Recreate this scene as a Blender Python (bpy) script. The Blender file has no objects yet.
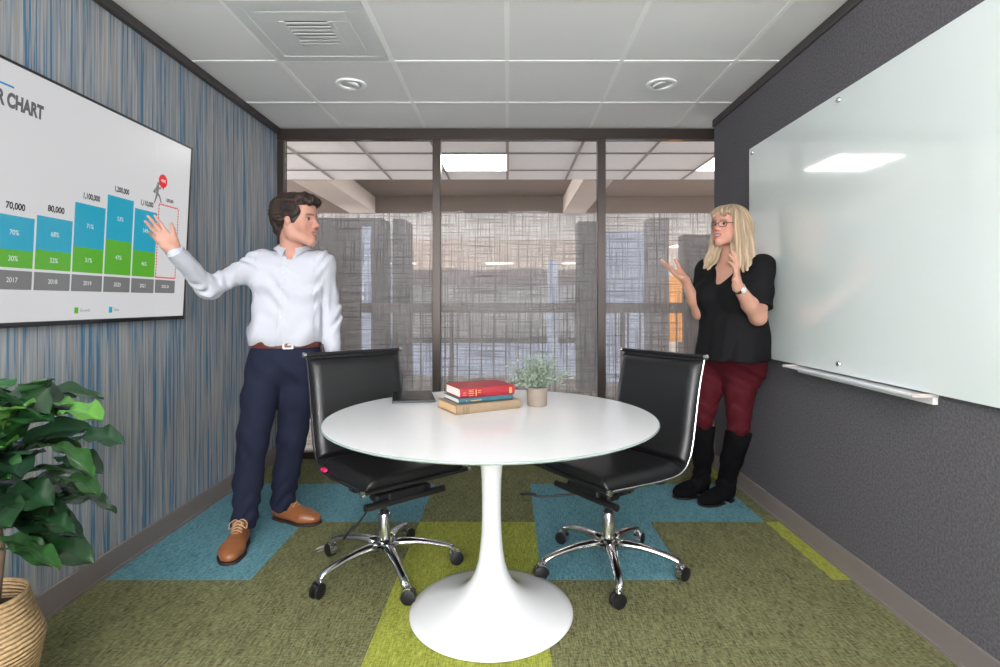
import bpy, math, random
import numpy as np
from mathutils import Vector, Matrix
random.seed(7)
PI = math.pi
col = bpy.context.scene.collection
sc = bpy.context.scene

# ------------------------------------------------------------------ materials
def new_mat(name):
    m = bpy.data.materials.new(name); m.use_nodes = True
    nt = m.node_tree; b = nt.nodes['Principled BSDF']
    return m, nt, b
def lin(c):
    return tuple(((x/12.92) if x <= .04045 else ((x+.055)/1.055)**2.4) for x in c)
def rgb(r, g, b): return lin((r/255, g/255, b/255)) + (1,)
def mat(name, c, rough=.5, metal=0, coat=0, spec=.5, var=0, vscale=20, bump=0, bscale=200, sheen=0):
    m, nt, b = new_mat(name)
    b.inputs['Base Color'].default_value = c
    b.inputs['Roughness'].default_value = rough
    b.inputs['Metallic'].default_value = metal
    b.inputs['Coat Weight'].default_value = coat
    b.inputs['Coat Roughness'].default_value = .08
    b.inputs['Specular IOR Level'].default_value = spec
    b.inputs['Sheen Weight'].default_value = sheen
    tc = nt.nodes.new('ShaderNodeTexCoord')
    n = nt.nodes.new('ShaderNodeTexNoise'); n.inputs['Scale'].default_value = vscale
    nt.links.new(tc.outputs['Object'], n.inputs['Vector'])
    mx = nt.nodes.new('ShaderNodeMixRGB'); mx.blend_type = 'MULTIPLY'
    mx.inputs['Color1'].default_value = c
    mr = nt.nodes.new('ShaderNodeMapRange'); mr.inputs['To Min'].default_value = 1-var; mr.inputs['To Max'].default_value = 1+var
    nt.links.new(n.outputs['Fac'], mr.inputs['Value'])
    nt.links.new(mr.outputs['Result'], mx.inputs['Color2']); mx.inputs['Fac'].default_value = 1
    nt.links.new(mx.outputs['Color'], b.inputs['Base Color'])
    if bump:
        n2 = nt.nodes.new('ShaderNodeTexNoise'); n2.inputs['Scale'].default_value = bscale
        nt.links.new(tc.outputs['Object'], n2.inputs['Vector'])
        bp = nt.nodes.new('ShaderNodeBump'); bp.inputs['Strength'].default_value = bump; bp.inputs['Distance'].default_value = .002
        nt.links.new(n2.outputs['Fac'], bp.inputs['Height']); nt.links.new(bp.outputs['Normal'], b.inputs['Normal'])
    return m
def emis(name, c, s, gloss=False):
    m, nt, b = new_mat(name)
    b.inputs['Base Color'].default_value = (0.02, .02, .02, 1) if gloss else c
    b.inputs['Emission Color'].default_value = c; b.inputs['Emission Strength'].default_value = s
    b.inputs['Roughness'].default_value = .25 if gloss else .8; b.inputs['Specular IOR Level'].default_value = .3
    return m
def attr_mat(name, rough=.5, spec=.4, sss=0, coat=0, bump=0, bscale=(80, 80, 80), var=.0):
    m, nt, b = new_mat(name)
    a = nt.nodes.new('ShaderNodeAttribute'); a.attribute_name = 'Col'
    nt.links.new(a.outputs['Color'], b.inputs['Base Color'])
    b.inputs['Roughness'].default_value = rough; b.inputs['Specular IOR Level'].default_value = spec
    b.inputs['Coat Weight'].default_value = coat
    if sss:
        b.inputs['Subsurface Weight'].default_value = sss; b.inputs['Subsurface Radius'].default_value = (1, .35, .2)
        b.inputs['Subsurface Scale'].default_value = .01
    if bump:
        tc = nt.nodes.new('ShaderNodeTexCoord'); mp = nt.nodes.new('ShaderNodeMapping'); mp.inputs['Scale'].default_value = bscale
        n = nt.nodes.new('ShaderNodeTexNoise'); n.inputs['Scale'].default_value = 1; n.inputs['Detail'].default_value = 4
        bp = nt.nodes.new('ShaderNodeBump'); bp.inputs['Strength'].default_value = bump; bp.inputs['Distance'].default_value = .003
        nt.links.new(tc.outputs['Object'], mp.inputs['Vector']); nt.links.new(mp.outputs['Vector'], n.inputs['Vector'])
        nt.links.new(n.outputs['Fac'], bp.inputs['Height']); nt.links.new(bp.outputs['Normal'], b.inputs['Normal'])
        if var:
            mx = nt.nodes.new('ShaderNodeMixRGB'); mx.blend_type = 'MULTIPLY'; mx.inputs['Fac'].default_value = 1
            mr = nt.nodes.new('ShaderNodeMapRange'); mr.inputs['From Min'].default_value = .3; mr.inputs['From Max'].default_value = .7
            mr.inputs['To Min'].default_value = 1-var; mr.inputs['To Max'].default_value = 1+var
            nt.links.new(n.outputs['Fac'], mr.inputs['Value'])
            nt.links.new(a.outputs['Color'], mx.inputs['Color1']); nt.links.new(mr.outputs['Result'], mx.inputs['Color2'])
            nt.links.new(mx.outputs['Color'], b.inputs['Base Color'])
    return m

def carpet(name, c1, c2):
    m, nt, b = new_mat(name)
    tc = nt.nodes.new('ShaderNodeTexCoord')
    def noise(scale, vec, detail=3):
        mp = nt.nodes.new('ShaderNodeMapping'); mp.inputs['Scale'].default_value = vec
        n = nt.nodes.new('ShaderNodeTexNoise'); n.inputs['Scale'].default_value = scale; n.inputs['Detail'].default_value = detail
        nt.links.new(tc.outputs['Object'], mp.inputs['Vector']); nt.links.new(mp.outputs['Vector'], n.inputs['Vector'])
        return n
    n1 = noise(1, (230, 20, 1), 1); n2 = noise(1, (60, 120, 1), 2); n3 = noise(1, (14, 5, 1))
    ad = nt.nodes.new('ShaderNodeMath'); ad.operation = 'ADD'
    nt.links.new(n1.outputs['Fac'], ad.inputs[0]); nt.links.new(n2.outputs['Fac'], ad.inputs[1])
    ad2 = nt.nodes.new('ShaderNodeMath'); ad2.operation = 'MULTIPLY_ADD'; ad2.inputs[1].default_value = .35
    nt.links.new(n3.outputs['Fac'], ad2.inputs[0]); nt.links.new(ad.outputs[0], ad2.inputs[2])
    mr = nt.nodes.new('ShaderNodeMapRange'); mr.inputs['From Min'].default_value = .85; mr.inputs['From Max'].default_value = 1.50
    nt.links.new(ad2.outputs[0], mr.inputs['Value'])
    mx = nt.nodes.new('ShaderNodeMixRGB'); mx.inputs['Color1'].default_value = c1; mx.inputs['Color2'].default_value = c2
    nt.links.new(mr.outputs['Result'], mx.inputs['Fac']); nt.links.new(mx.outputs['Color'], b.inputs['Base Color'])
    b.inputs['Roughness'].default_value = .95; b.inputs['Specular IOR Level'].default_value = .15
    bp = nt.nodes.new('ShaderNodeBump'); bp.inputs['Strength'].default_value = .5; bp.inputs['Distance'].default_value = .003
    nt.links.new(ad.outputs[0], bp.inputs['Height']); nt.links.new(bp.outputs['Normal'], b.inputs['Normal'])
    return m

def wallpaper():
    m, nt, b = new_mat('striped_wallpaper')
    tc = nt.nodes.new('ShaderNodeTexCoord')
    def noise(vec, detail=4, dist=0):
        mp = nt.nodes.new('ShaderNodeMapping'); mp.inputs['Scale'].default_value = vec
        n = nt.nodes.new('ShaderNodeTexNoise'); n.inputs['Scale'].default_value = 1; n.inputs['Detail'].default_value = detail
        n.inputs['Distortion'].default_value = dist
        nt.links.new(tc.outputs['Object'], mp.inputs['Vector']); nt.links.new(mp.outputs['Vector'], n.inputs['Vector'])
        return n
    def ramp(src, a, bb):
        r = nt.nodes.new('ShaderNodeMapRange'); r.inputs['From Min'].default_value = a; r.inputs['From Max'].default_value = bb
        nt.links.new(src.outputs['Fac'], r.inputs['Value']); return r
    base = nt.nodes.new('ShaderNodeMixRGB'); base.inputs['Color1'].default_value = rgb(120, 132, 142); base.inputs['Color2'].default_value = rgb(168, 168, 168)
    nt.links.new(ramp(noise((1, 85, 2.2), 3, .3), .35, .65).outputs['Result'], base.inputs['Fac'])
    mx = nt.nodes.new('ShaderNodeMixRGB'); mx.inputs['Color2'].default_value = rgb(62, 110, 142)
    nt.links.new(base.outputs['Color'], mx.inputs['Color1'])
    nt.links.new(ramp(noise((1, 60, 1.3), 3, .5), .51, .60).outputs['Result'], mx.inputs['Fac'])
    mx2 = nt.nodes.new('ShaderNodeMixRGB'); mx2.inputs['Color2'].default_value = rgb(150, 143, 140)
    nt.links.new(mx.outputs['Color'], mx2.inputs['Color1'])
    nt.links.new(ramp(noise((3, 190, 2.6), 2, .4), .56, .62).outputs['Result'], mx2.inputs['Fac'])
    nt.links.new(mx2.outputs['Color'], b.inputs['Base Color'])
    b.inputs['Roughness'].default_value = .55; b.inputs['Specular IOR Level'].default_value = .3
    return m

def felt(name, ca, cb):
    m, nt, b = new_mat(name)
    tc = nt.nodes.new('ShaderNodeTexCoord')
    n = nt.nodes.new('ShaderNodeTexNoise'); n.inputs['Scale'].default_value = 110; n.inputs['Detail'].default_value = 5
    nt.links.new(tc.outputs['Object'], n.inputs['Vector'])
    r = nt.nodes.new('ShaderNodeMapRange'); r.inputs['From Min'].default_value = .3; r.inputs['From Max'].default_value = .7
    nt.links.new(n.outputs['Fac'], r.inputs['Value'])
    mx = nt.nodes.new('ShaderNodeMixRGB'); mx.inputs['Color1'].default_value = ca; mx.inputs['Color2'].default_value = cb
    nt.links.new(r.outputs['Result'], mx.inputs['Fac']); nt.links.new(mx.outputs['Color'], b.inputs['Base Color'])
    b.inputs['Roughness'].default_value = .95; b.inputs['Specular IOR Level'].default_value = .15
    bp = nt.nodes.new('ShaderNodeBump'); bp.inputs['Strength'].default_value = .25; bp.inputs['Distance'].default_value = .002
    nt.links.new(n.outputs['Fac'], bp.inputs['Height']); nt.links.new(bp.outputs['Normal'], b.inputs['Normal'])
    return m

def clear_glass():
    m = bpy.data.materials.new('clear_glass'); m.use_nodes = True; nt = m.node_tree; nt.nodes.clear()
    o = nt.nodes.new('ShaderNodeOutputMaterial'); t = nt.nodes.new('ShaderNodeBsdfTransparent'); g = nt.nodes.new('ShaderNodeBsdfGlossy')
    t.inputs['Color'].default_value = (.90, .90, .90, 1)
    g.inputs['Roughness'].default_value = .01
    f = nt.nodes.new('ShaderNodeFresnel'); f.inputs['IOR'].default_value = 1.18
    mx = nt.nodes.new('ShaderNodeMixShader')
    nt.links.new(f.outputs[0], mx.inputs[0]); nt.links.new(t.outputs[0], mx.inputs[1]); nt.links.new(g.outputs[0], mx.inputs[2])
    nt.links.new(mx.outputs[0], o.inputs[0]); return m

def woven_film():
    m = bpy.data.materials.new('woven_film'); m.use_nodes = True; nt = m.node_tree; nt.nodes.clear()
    L = nt.links.new
    o = nt.nodes.new('ShaderNodeOutputMaterial'); t = nt.nodes.new('ShaderNodeBsdfTransparent'); d = nt.nodes.new('ShaderNodeBsdfDiffuse')
    tr = nt.nodes.new('ShaderNodeBsdfTranslucent')
    tc = nt.nodes.new('ShaderNodeTexCoord')
    def noise(vec, detail=2):
        mp = nt.nodes.new('ShaderNodeMapping'); mp.inputs['Scale'].default_value = vec
        n = nt.nodes.new('ShaderNodeTexNoise'); n.inputs['Scale'].default_value = 1; n.inputs['Detail'].default_value = detail
        L(tc.outputs['Object'], mp.inputs['Vector']); L(mp.outputs['Vector'], n.inputs['Vector']); return n
    def rng(src, a, b):
        r = nt.nodes.new('ShaderNodeMapRange'); r.inputs['From Min'].default_value = a; r.inputs['From Max'].default_value = b
        L(src.outputs['Fac'], r.inputs['Value']); return r
    v = rng(noise((105, 1, 3), 1), .35, .75); h = rng(noise((3, 1, 105), 1), .35, .75)
    mxm = nt.nodes.new('ShaderNodeMath'); mxm.operation = 'MAXIMUM'; L(v.outputs[0], mxm.inputs[0]); L(h.outputs[0], mxm.inputs[1])
    cn = noise((30, 1, 40))
    cr = nt.nodes.new('ShaderNodeValToRGB')
    cr.color_ramp.elements[0].position = .35; cr.color_ramp.elements[0].color = rgb(104, 110, 124)
    cr.color_ramp.elements[1].position = .65; cr.color_ramp.elements[1].color = rgb(150, 138, 124)
    L(cn.outputs['Fac'], cr.inputs['Fac'])
    cm = nt.nodes.new('ShaderNodeMixRGB'); cm.inputs['Color1'].default_value = rgb(225, 225, 228)
    L(mxm.outputs[0], cm.inputs['Fac']); L(cr.outputs['Color'], cm.inputs['Color2'])
    L(cm.outputs['Color'], d.inputs['Color']); L(cm.outputs['Color'], tr.inputs['Color'])
    ds = nt.nodes.new('ShaderNodeMixShader'); ds.inputs[0].default_value = .5; L(d.outputs[0], ds.inputs[1]); L(tr.outputs[0], ds.inputs[2])
    fac = nt.nodes.new('ShaderNodeMapRange'); fac.inputs['To Min'].default_value = .22; fac.inputs['To Max'].default_value = .52
    L(mxm.outputs[0], fac.inputs['Value'])
    mx = nt.nodes.new('ShaderNodeMixShader'); L(fac.outputs['Result'], mx.inputs[0]); L(t.outputs[0], mx.inputs[1]); L(ds.outputs[0], mx.inputs[2])
    L(mx.outputs[0], o.inputs[0]); return m

M = dict(
    olive=carpet('olive_carpet', rgb(68, 70, 48), rgb(136, 136, 96)),
    lime=carpet('lime_carpet', rgb(112, 118, 44), rgb(172, 178, 82)),
    teal=carpet('teal_carpet', rgb(58, 108, 120), rgb(116, 160, 170)),
    wallpaper=wallpaper(),
    felt=felt('charcoal_felt', rgb(80, 78, 82), rgb(106, 104, 108)),
    paint=mat('white_paint', rgb(225, 225, 222), .8, var=.02),
    tile=mat('ceiling_tile', rgb(238, 237, 238), .9, var=.02, vscale=300, bump=.15, bscale=500),
    tbar=mat('ceiling_grid', rgb(250, 250, 250), .6),
    ventm=mat('vent_plastic', rgb(216, 218, 219), .5),
    ventdark=mat('vent_slot', rgb(172, 176, 178), .6),
    bronze=mat('bronze_frame', rgb(66, 59, 55), .35, metal=.6, spec=.5),
    darktrim=mat('dark_ceiling_trim', rgb(66, 62, 62), .45, metal=.3),
    basebd=mat('taupe_baseboard', rgb(124, 115, 112), .5, var=.04, vscale=8),
    glass=clear_glass(), film=woven_film(),
    white=mat('white_lacquer', rgb(229, 230, 232), .16, coat=.4, spec=.5),
    edge=mat('greenish_glass_edge', rgb(150, 168, 165), .15, coat=.5),
    board=mat('white_glass_board', rgb(224, 233, 231), .04, spec=.9, coat=1),
    boardedge=mat('board_edge', rgb(150, 185, 178), .2),
    chrome=mat('polished_aluminium', (.72, .72, .73, 1), .16, metal=1),
    leather=mat('black_leather', rgb(22, 22, 24), .36, spec=.5, var=.1, vscale=30, bump=.25, bscale=350),
    blackp=mat('black_plastic', rgb(20, 20, 22), .45),
    rubber=mat('caster_rubber', rgb(18, 18, 20), .5),
    tvframe=mat('tv_bezel', rgb(14, 14, 16), .3),
    pink=mat('pink_tag', rgb(235, 40, 110), .6),
    silver=mat('silver_tag', rgb(186, 176, 170), .5),
    redb=mat('red_cloth_cover', rgb(146, 30, 42), .6, var=.08, vscale=60),
    tealb=mat('teal_cloth_cover', rgb(52, 92, 104), .65, var=.08, vscale=60),
    tanb=mat('tan_cloth_cover', rgb(138, 118, 94), .7, var=.12, vscale=30),
    pages=mat('book_pages', rgb(236, 230, 218), .85, var=.06, vscale=200),
    oldpages=mat('aged_pages', rgb(200, 166, 122), .85, var=.08, vscale=200),
    gold=mat('gilt_lettering', rgb(196, 140, 84), .6),
    tablet=mat('tablet_glass', rgb(20, 20, 23), .25, spec=.25),
    tabletb=mat('tablet_shell', rgb(50, 50, 54), .4, metal=.2),
    concrete=mat('concrete_pot', rgb(136, 123, 112), .85, var=.12, vscale=40, bump=.3, bscale=120),
    sage=attr_mat('sage_leaves', .6), leafm=attr_mat('fiddle_leaf', .32, .5, coat=.25, bump=.3, bscale=(40, 40, 40)),
    bark=mat('bark', rgb(92, 76, 58), .9, var=.2), soil=mat('soil', rgb(50, 40, 32), .95, var=.3, vscale=80),
    seagrass=None,
    skin=attr_mat('skin', .48, .35, sss=.12),
    hair=attr_mat('brown_hair', .5, .35), hair2=attr_mat('blonde_hair', .45, .4),
    shirt=mat('white_cotton', rgb(192, 194, 203), .85, spec=.2, bump=.15, bscale=500),
    navy=mat('navy_wool', rgb(31, 35, 54), .85, spec=.2, var=.1, vscale=60, bump=.1, bscale=600),
    belt=mat('brown_belt', rgb(92, 46, 36), .4), buckle=mat('steel_buckle', (.55, .53, .48, 1), .3, metal=1),
    shoe=mat('tan_leather', rgb(142, 88, 52), .38, var=.18, vscale=18, coat=.15), sole=mat('dark_sole', rgb(46, 32, 28), .6),
    lace=mat('beige_lace', rgb(190, 160, 125), .8),
    blackc=mat('black_crepe', rgb(18, 18, 20), .8, spec=.2), maroon=mat('maroon_denim', rgb(74, 16, 26), .8, var=.12, vscale=25, spec=.2),
    suede=mat('black_suede', rgb(14, 13, 15), .9, spec=.1),
    glassf=mat('dark_eyeglass_frame', rgb(50, 46, 50), .3, metal=.5), steel=mat('watch_steel', (.7, .7, .72, 1), .22, metal=1),
    button=mat('shirt_button', rgb(205, 205, 210), .4),
    greypaint=mat('grey_column_paint', rgb(150, 146, 146), .7), beigep=mat('beige_paint', rgb(196, 184, 174), .8),
    brownp=mat('taupe_soffit', rgb(150, 138, 130), .8), rail=mat('bronze_railing', rgb(96, 84, 74), .5),
    corr=mat('corridor_carpet', rgb(190, 180, 170), .95, var=.1, vscale=30), darkw=mat('dark_fabric_wall', rgb(84, 78, 76), .9, var=.15, vscale=30),
)
def weave():
    m, nt, b = new_mat('woven_seagrass')
    tc = nt.nodes.new('ShaderNodeTexCoord'); w = nt.nodes.new('ShaderNodeTexWave'); w.bands_direction = 'Z'; w.inputs['Scale'].default_value = 28
    w.inputs['Distortion'].default_value = 2; w.inputs['Detail'].default_value = 2
    n = nt.nodes.new('ShaderNodeTexNoise'); n.inputs['Scale'].default_value = 90
    nt.links.new(tc.outputs['Object'], w.inputs['Vector']); nt.links.new(tc.outputs['Object'], n.inputs['Vector'])
    mx = nt.nodes.new('ShaderNodeMixRGB'); mx.inputs['Color1'].default_value = rgb(132, 104, 70); mx.inputs['Color2'].default_value = rgb(206, 176, 132)
    nt.links.new(n.outputs['Fac'], mx.inputs['Fac']); nt.links.new(mx.outputs['Color'], b.inputs['Base Color'])
    bp = nt.nodes.new('ShaderNodeBump'); bp.inputs['Strength'].default_value = .8; bp.inputs['Distance'].default_value = .006
    nt.links.new(w.outputs['Fac'], bp.inputs['Height']); nt.links.new(bp.outputs['Normal'], b.inputs['Normal'])
    b.inputs['Roughness'].default_value = .9
    return m
M['seagrass'] = weave()

# ------------------------------------------------------------------ mesh collector
def wloc(o):
    v = Vector((0, 0, 0))
    while o is not None:
        v = v + o.location; o = o.parent
    return v
class MB:
    def __init__(s): s.v = []; s.f = []; s.mi = []; s.c = []; s.cur = 0; s.col = None
    def add(s, vs, fs):
        n = len(s.v); s.v += [tuple(p) for p in vs]
        if s.col is not None: s.c += [s.col]*len(vs)
        for f in fs: s.f.append(tuple(i+n for i in f)); s.mi.append(s.cur)
    def box(s, a, b, Mx=None):
        (x0, y0, z0), (x1, y1, z1) = a, b
        vs = [(x, y, z) for x in (x0, x1) for y in (y0, y1) for z in (z0, z1)]
        if Mx is not None: vs = [Mx @ Vector(p) for p in vs]
        s.add(vs, [(0, 1, 3, 2), (4, 6, 7, 5), (0, 4, 5, 1), (2, 3, 7, 6), (0, 2, 6, 4), (1, 5, 7, 3)])
    def rbox(s, a, b, r=.004, Mx=None):      # box with chamfered vertical and horizontal edges
        (x0, y0, z0), (x1, y1, z1) = a, b
        vs = []; fs = []
        r = min(r, (x1-x0)/2.01, (y1-y0)/2.01, (z1-z0)/2.01)
        rings = [(z0, r), (z0+r*.3, r*.3), (z0+r, 0), (z1-r, 0), (z1-r*.3, r*.3), (z1, r)]
        for z, q in rings:
            X0, X1, Y0, Y1 = x0+q, x1-q, y0+q, y1-q; k = r*.7
            vs += [(X0+k, Y0, z), (X1-k, Y0, z), (X1, Y0+k, z), (X1, Y1-k, z), (X1-k, Y1, z), (X0+k, Y1, z), (X0, Y1-k, z), (X0, Y0+k, z)]
        for i in range(5):
            for j in range(8):
                fs.append((i*8+j, i*8+(j+1) % 8, i*8+8+(j+1) % 8, i*8+8+j))
        fs.append(tuple(range(7, -1, -1))); fs.append(tuple(range(40, 48)))
        if Mx is not None: vs = [Mx @ Vector(p) for p in vs]
        s.add(vs, fs)
    def tube(s, pts, r, seg=10, cap=True, sy=1.0):
        pts = [Vector(p) for p in pts]; n = len(pts)
        rs = r if isinstance(r, (list, tuple)) else [r]*n
        vs = []; up = None
        for i, p in enumerate(pts):
            t = (pts[min(i+1, n-1)]-pts[max(i-1, 0)]).normalized()
            if up is None:
                up = Vector((0, 0, 1)) if abs(t.z) < .9 else Vector((1, 0, 0))
            a = t.cross(up); a.normalize(); b = a.cross(t).normalized(); up = b
            for k in range(seg):
                th = 2*PI*k/seg
                vs.append(p + a*math.cos(th)*rs[i] + b*math.sin(th)*rs[i]*sy)
        fs = [(i*seg+k, i*seg+(k+1) % seg, (i+1)*seg+(k+1) % seg, (i+1)*seg+k) for i in range(n-1) for k in range(seg)]
        if cap: fs += [tuple(range(seg-1, -1, -1)), tuple(range((n-1)*seg, n*seg))]
        s.add(vs, fs)
    def lathe(s, prof, seg=48, c=(0, 0, 0), Mx=None):
        vs = []; n = len(prof)
        for r, z in prof:
            for k in range(seg):
                th = 2*PI*k/seg; vs.append(Vector((max(r, 1e-5)*math.cos(th), max(r, 1e-5)*math.sin(th), z)))
        if Mx is not None: vs = [Mx @ v for v in vs]
        vs = [v+Vector(c) for v in vs]
        fs = [(i*seg+k, i*seg+(k+1) % seg, (i+1)*seg+(k+1) % seg, (i+1)*seg+k) for i in range(n-1) for k in range(seg)]
        s.add(vs, fs)
    def prism(s, poly, fa, fb):      # poly 2-D points; fa, fb map them to the two 3-D sides
        n = len(poly); vs = [fa(p) for p in poly]+[fb(p) for p in poly]
        fs = [tuple(range(n-1, -1, -1)), tuple(range(n, 2*n))]+[(i, (i+1) % n, n+(i+1) % n, n+i) for i in range(n)]
        s.add(vs, fs)
    def build(s, name, m, parent=None, smooth=False, local=False, bevel=0, angle=None):
        me = bpy.data.meshes.new(name); me.from_pydata(s.v, [], s.f); me.validate()
        ms = m if isinstance(m, (list, tuple)) else [m]
        for q in ms: me.materials.append(q)
        if len(ms) > 1: me.polygons.foreach_set('material_index', s.mi[:len(me.polygons)])
        if s.c:
            at = me.color_attributes.new('Col', 'FLOAT_COLOR', 'POINT')
            at.data.foreach_set('color', np.array([c if len(c) == 4 else c+(1,) for c in s.c], dtype=np.float32).ravel())
        o = bpy.data.objects.new(name, me); col.objects.link(o)
        import bmesh
        bm = bmesh.new(); bm.from_mesh(me); bmesh.ops.recalc_face_normals(bm, faces=bm.faces); bm.to_mesh(me); bm.free()
        if parent:
            o.parent = parent
            if not local: o.location = -wloc(parent)
        if smooth:
            me.shade_smooth()
            if angle is not None: me.set_sharp_from_angle(angle=math.radians(angle))
        if bevel:
            b = o.modifiers.new('bevel', 'BEVEL'); b.width = bevel; b.segments = 2; b.limit_method = 'ANGLE'
        return o
def tag(o, label=None, cat=None, group=None, kind=None):
    if label: o['label'] = label
    if cat: o['category'] = cat
    if group: o['group'] = group
    if kind: o['kind'] = kind
    return o
def empty(name, loc, label, cat, rz=0, group=None, kind=None):
    o = bpy.data.objects.new(name, None); col.objects.link(o); o.location = loc; o.rotation_euler = (0, 0, rz); o.empty_display_size = .1
    return tag(o, label, cat, group, kind)
def B(name, a, b, m, parent=None, bevel=0, kind=None):
    q = MB(); q.box(a, b); o = q.build(name, m, parent, bevel=bevel)
    if kind: o['kind'] = kind
    return o
def S(name, a, b, m, bevel=0): return B(name, a, b, m, None, bevel, 'structure')
def copy_tree(o, parent=None):
    c = o.copy(); col.objects.link(c); c.parent = parent
    for ch in o.children: copy_tree(ch, c)
    return c
def text_mesh(txt, size, place, m, name, parent, align='CENTER', bold=0, sx=1):
    cu = bpy.data.curves.new('t', 'FONT'); cu.body = txt; cu.size = size; cu.align_x = align; cu.align_y = 'CENTER'; cu.offset = bold
    ob = bpy.data.objects.new('t', cu); col.objects.link(ob)
    dg = bpy.context.evaluated_depsgraph_get()
    me = bpy.data.meshes.new_from_object(ob.evaluated_get(dg)); bpy.data.objects.remove(ob)
    for v in me.vertices: v.co = place(v.co.x*sx, v.co.y)
    me.name = name; me.materials.clear(); me.materials.append(m)
    o = bpy.data.objects.new(name, me); col.objects.link(o)
    o.parent = parent; o.location = -wloc(parent)
    return o

# ------------------------------------------------------------------ the room
H = 2.447; CH = 1.163; YG = 4.10; XL = -1.71; XR = 1.455; YB = -2.6
fl = MB(); T = .61; gx = [-.469+T*k for k in range(-3, 5)]; gx = [XL-.06]+[x for x in gx if XL < x < XR]+[XR+.15]
gy = [YB]+[2.30+T*k for k in range(-8, 4) if 2.30+T*k > YB]
gy = [g for g in gy if g < YG-.01]+[YG]
lime = {('c', 2.30), ('c', 1.69)}; mats_f = [M['olive'], M['lime'], M['teal']]
for i in range(len(gx)-1):
    for j in range(len(gy)-1):
        xa, xb, ya, yb = gx[i], gx[i+1], gy[j], gy[j+1]; xm = (xa+xb)/2; ym = (ya+yb)/2; c = 0
        if -.469 < xm < .141 and 1.08 < ym < 2.92: c = 1
        if xm > 1.361 and (2.30 < ym < 2.92 or ym > 3.53): c = 1
        if 2.92 < ym < 3.53 and (xm < -.469 or .141 < xm < 1.361): c = 2
        if 2.30 < ym < 2.92 and (xm < -1.079 or .141 < xm < .751): c = 2
        if ym < 1.08 and (int((xm+9)/T)*3+int((ym+9)/T)*5) % 4 == 1: c = 1+(int((xm+9)/T) % 2)
        fl.cur = c; fl.add([(xa, ya, 0), (xb, ya, 0), (xb, yb, 0), (xa, yb, 0)], [(0, 1, 2, 3)])
for k in range(len(fl.f)): pass
floor = fl.build('floor', mats_f); tag(floor, kind='structure')
S('floor_slab', (XL-.1, YB-.1, -.12), (XR+.2, YG+.05, -.002), M['corr'])
S('wall_left', (XL-.1, YB-.1, -.1), (XL, YG+.05, H+.1), M['wallpaper'])
S('wall_right', (XR, YB-.1, -.1), (XR+.12, 3.88, H+.1), M['felt'])
S('wall_back', (XL-.1, YB-.1, -.1), (XR+.12, YB, H+.1), M['paint'])
B('baseboard_left', (XL, YB, 0), (XL+.012, YG-.03, .10), M['basebd'], bevel=.003, kind='structure')
S('trim_9', (XL+.0125, YB, 0.0), (XL+.020, YG-.03, .012), M['basebd'])
B('baseboard_right', (XR-.012, YB, 0), (XR, 3.885, .10), M['basebd'], bevel=.003, kind='structure')
S('trim_10', (XR-.020, YB, 0.0), (XR-.0125, 3.885, .012), M['basebd'])
S('baseboard_back', (XL+.012, YB, 0), (XR-.012, YB+.012, .10), M['basebd'])
S('trim_1', (XL+.0005, YB, H-.045), (XL+.03, YG-.03, H-.001), M['darktrim'], .003)
S('trim_2', (XR-.012, YB, H-.05), (XR-.0005, 3.885, H-.001), M['darktrim'], .002)
# ceiling: recessed tiles in a T-bar grid
XG = [-1.829+T*k-.006 for k in range(0, 8)]; YR = [2.33-T*k for k in range(8, 0, -1)]+[2.33+T*k for k in range(0, 7)]
ce = MB(); ce.box((XL-.1, YB-.1, H+.003), (XR+.15, YG+.06, H+.1))
ceil = ce.build('ceiling', M['tile']); tag(ceil, kind='structure')
cg = MB()
for x in XG:
    if XL < x < XR: cg.box((x-.012, YB, H), (x+.012, YG, H+.006))
for y in YR:
    if YB < y < YG: cg.box((XL, y-.012, H-.0004), (XR, y+.012, H+.0055))
o = cg.build('ceiling_grid', M['tbar']); tag(o, kind='structure')

# glass partition
def frame_box(name, a, b, m=None, bev=.003): return B(name, a, b, m or M['bronze'], bevel=bev, kind='structure')
frame_box('trim_3', (XL, YG-.03, H-.075), (XR+.13, YG+.05, H))            # head
frame_box('trim_4', (XL, YG-.03, 0), (XR+.13, YG+.05, .05))              # sill
frame_box('trim_5', (XL, YG-.025, .05), (XL+.045, YG+.045, H-.075))
MU = [(-.56, -.50), (.665, .725)]
for k, (a, b) in enumerate(MU): frame_box('trim_%d' % (6+k), (a, YG-.025, .05), (b, YG+.045, H-.075))
frame_box('trim_8', (2.0, YG-.025, .05), (2.06, YG+.045, H-.075))
frame_box('trim_11', (XR+.12, YG-.03, H-.075), (3.2, YG+.05, H)); frame_box('trim_12', (XR+.12, YG-.03, 0), (3.2, YG+.05, .05))
spans = [(XL+.045, -.56), (-.50, .665), (.725, 2.0)]
for k, (a, b) in enumerate(spans):
    w = B('window_%d' % (k+1), (a+.002, YG+.004, .052), (b-.002, YG+.010, H-.077), M['glass'], kind='structure')
    q = MB(); q.box((a+.003, YG-.0010, .053), (b-.003, YG+.0025, 1.826)); q.build('frosted_film', M['film'], w)

# right of the felt wall, the corridor side return
S('wall_return', (XR+.12, 3.70, -.1), (3.2, 3.88, H+.1), M['beigep'])
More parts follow.
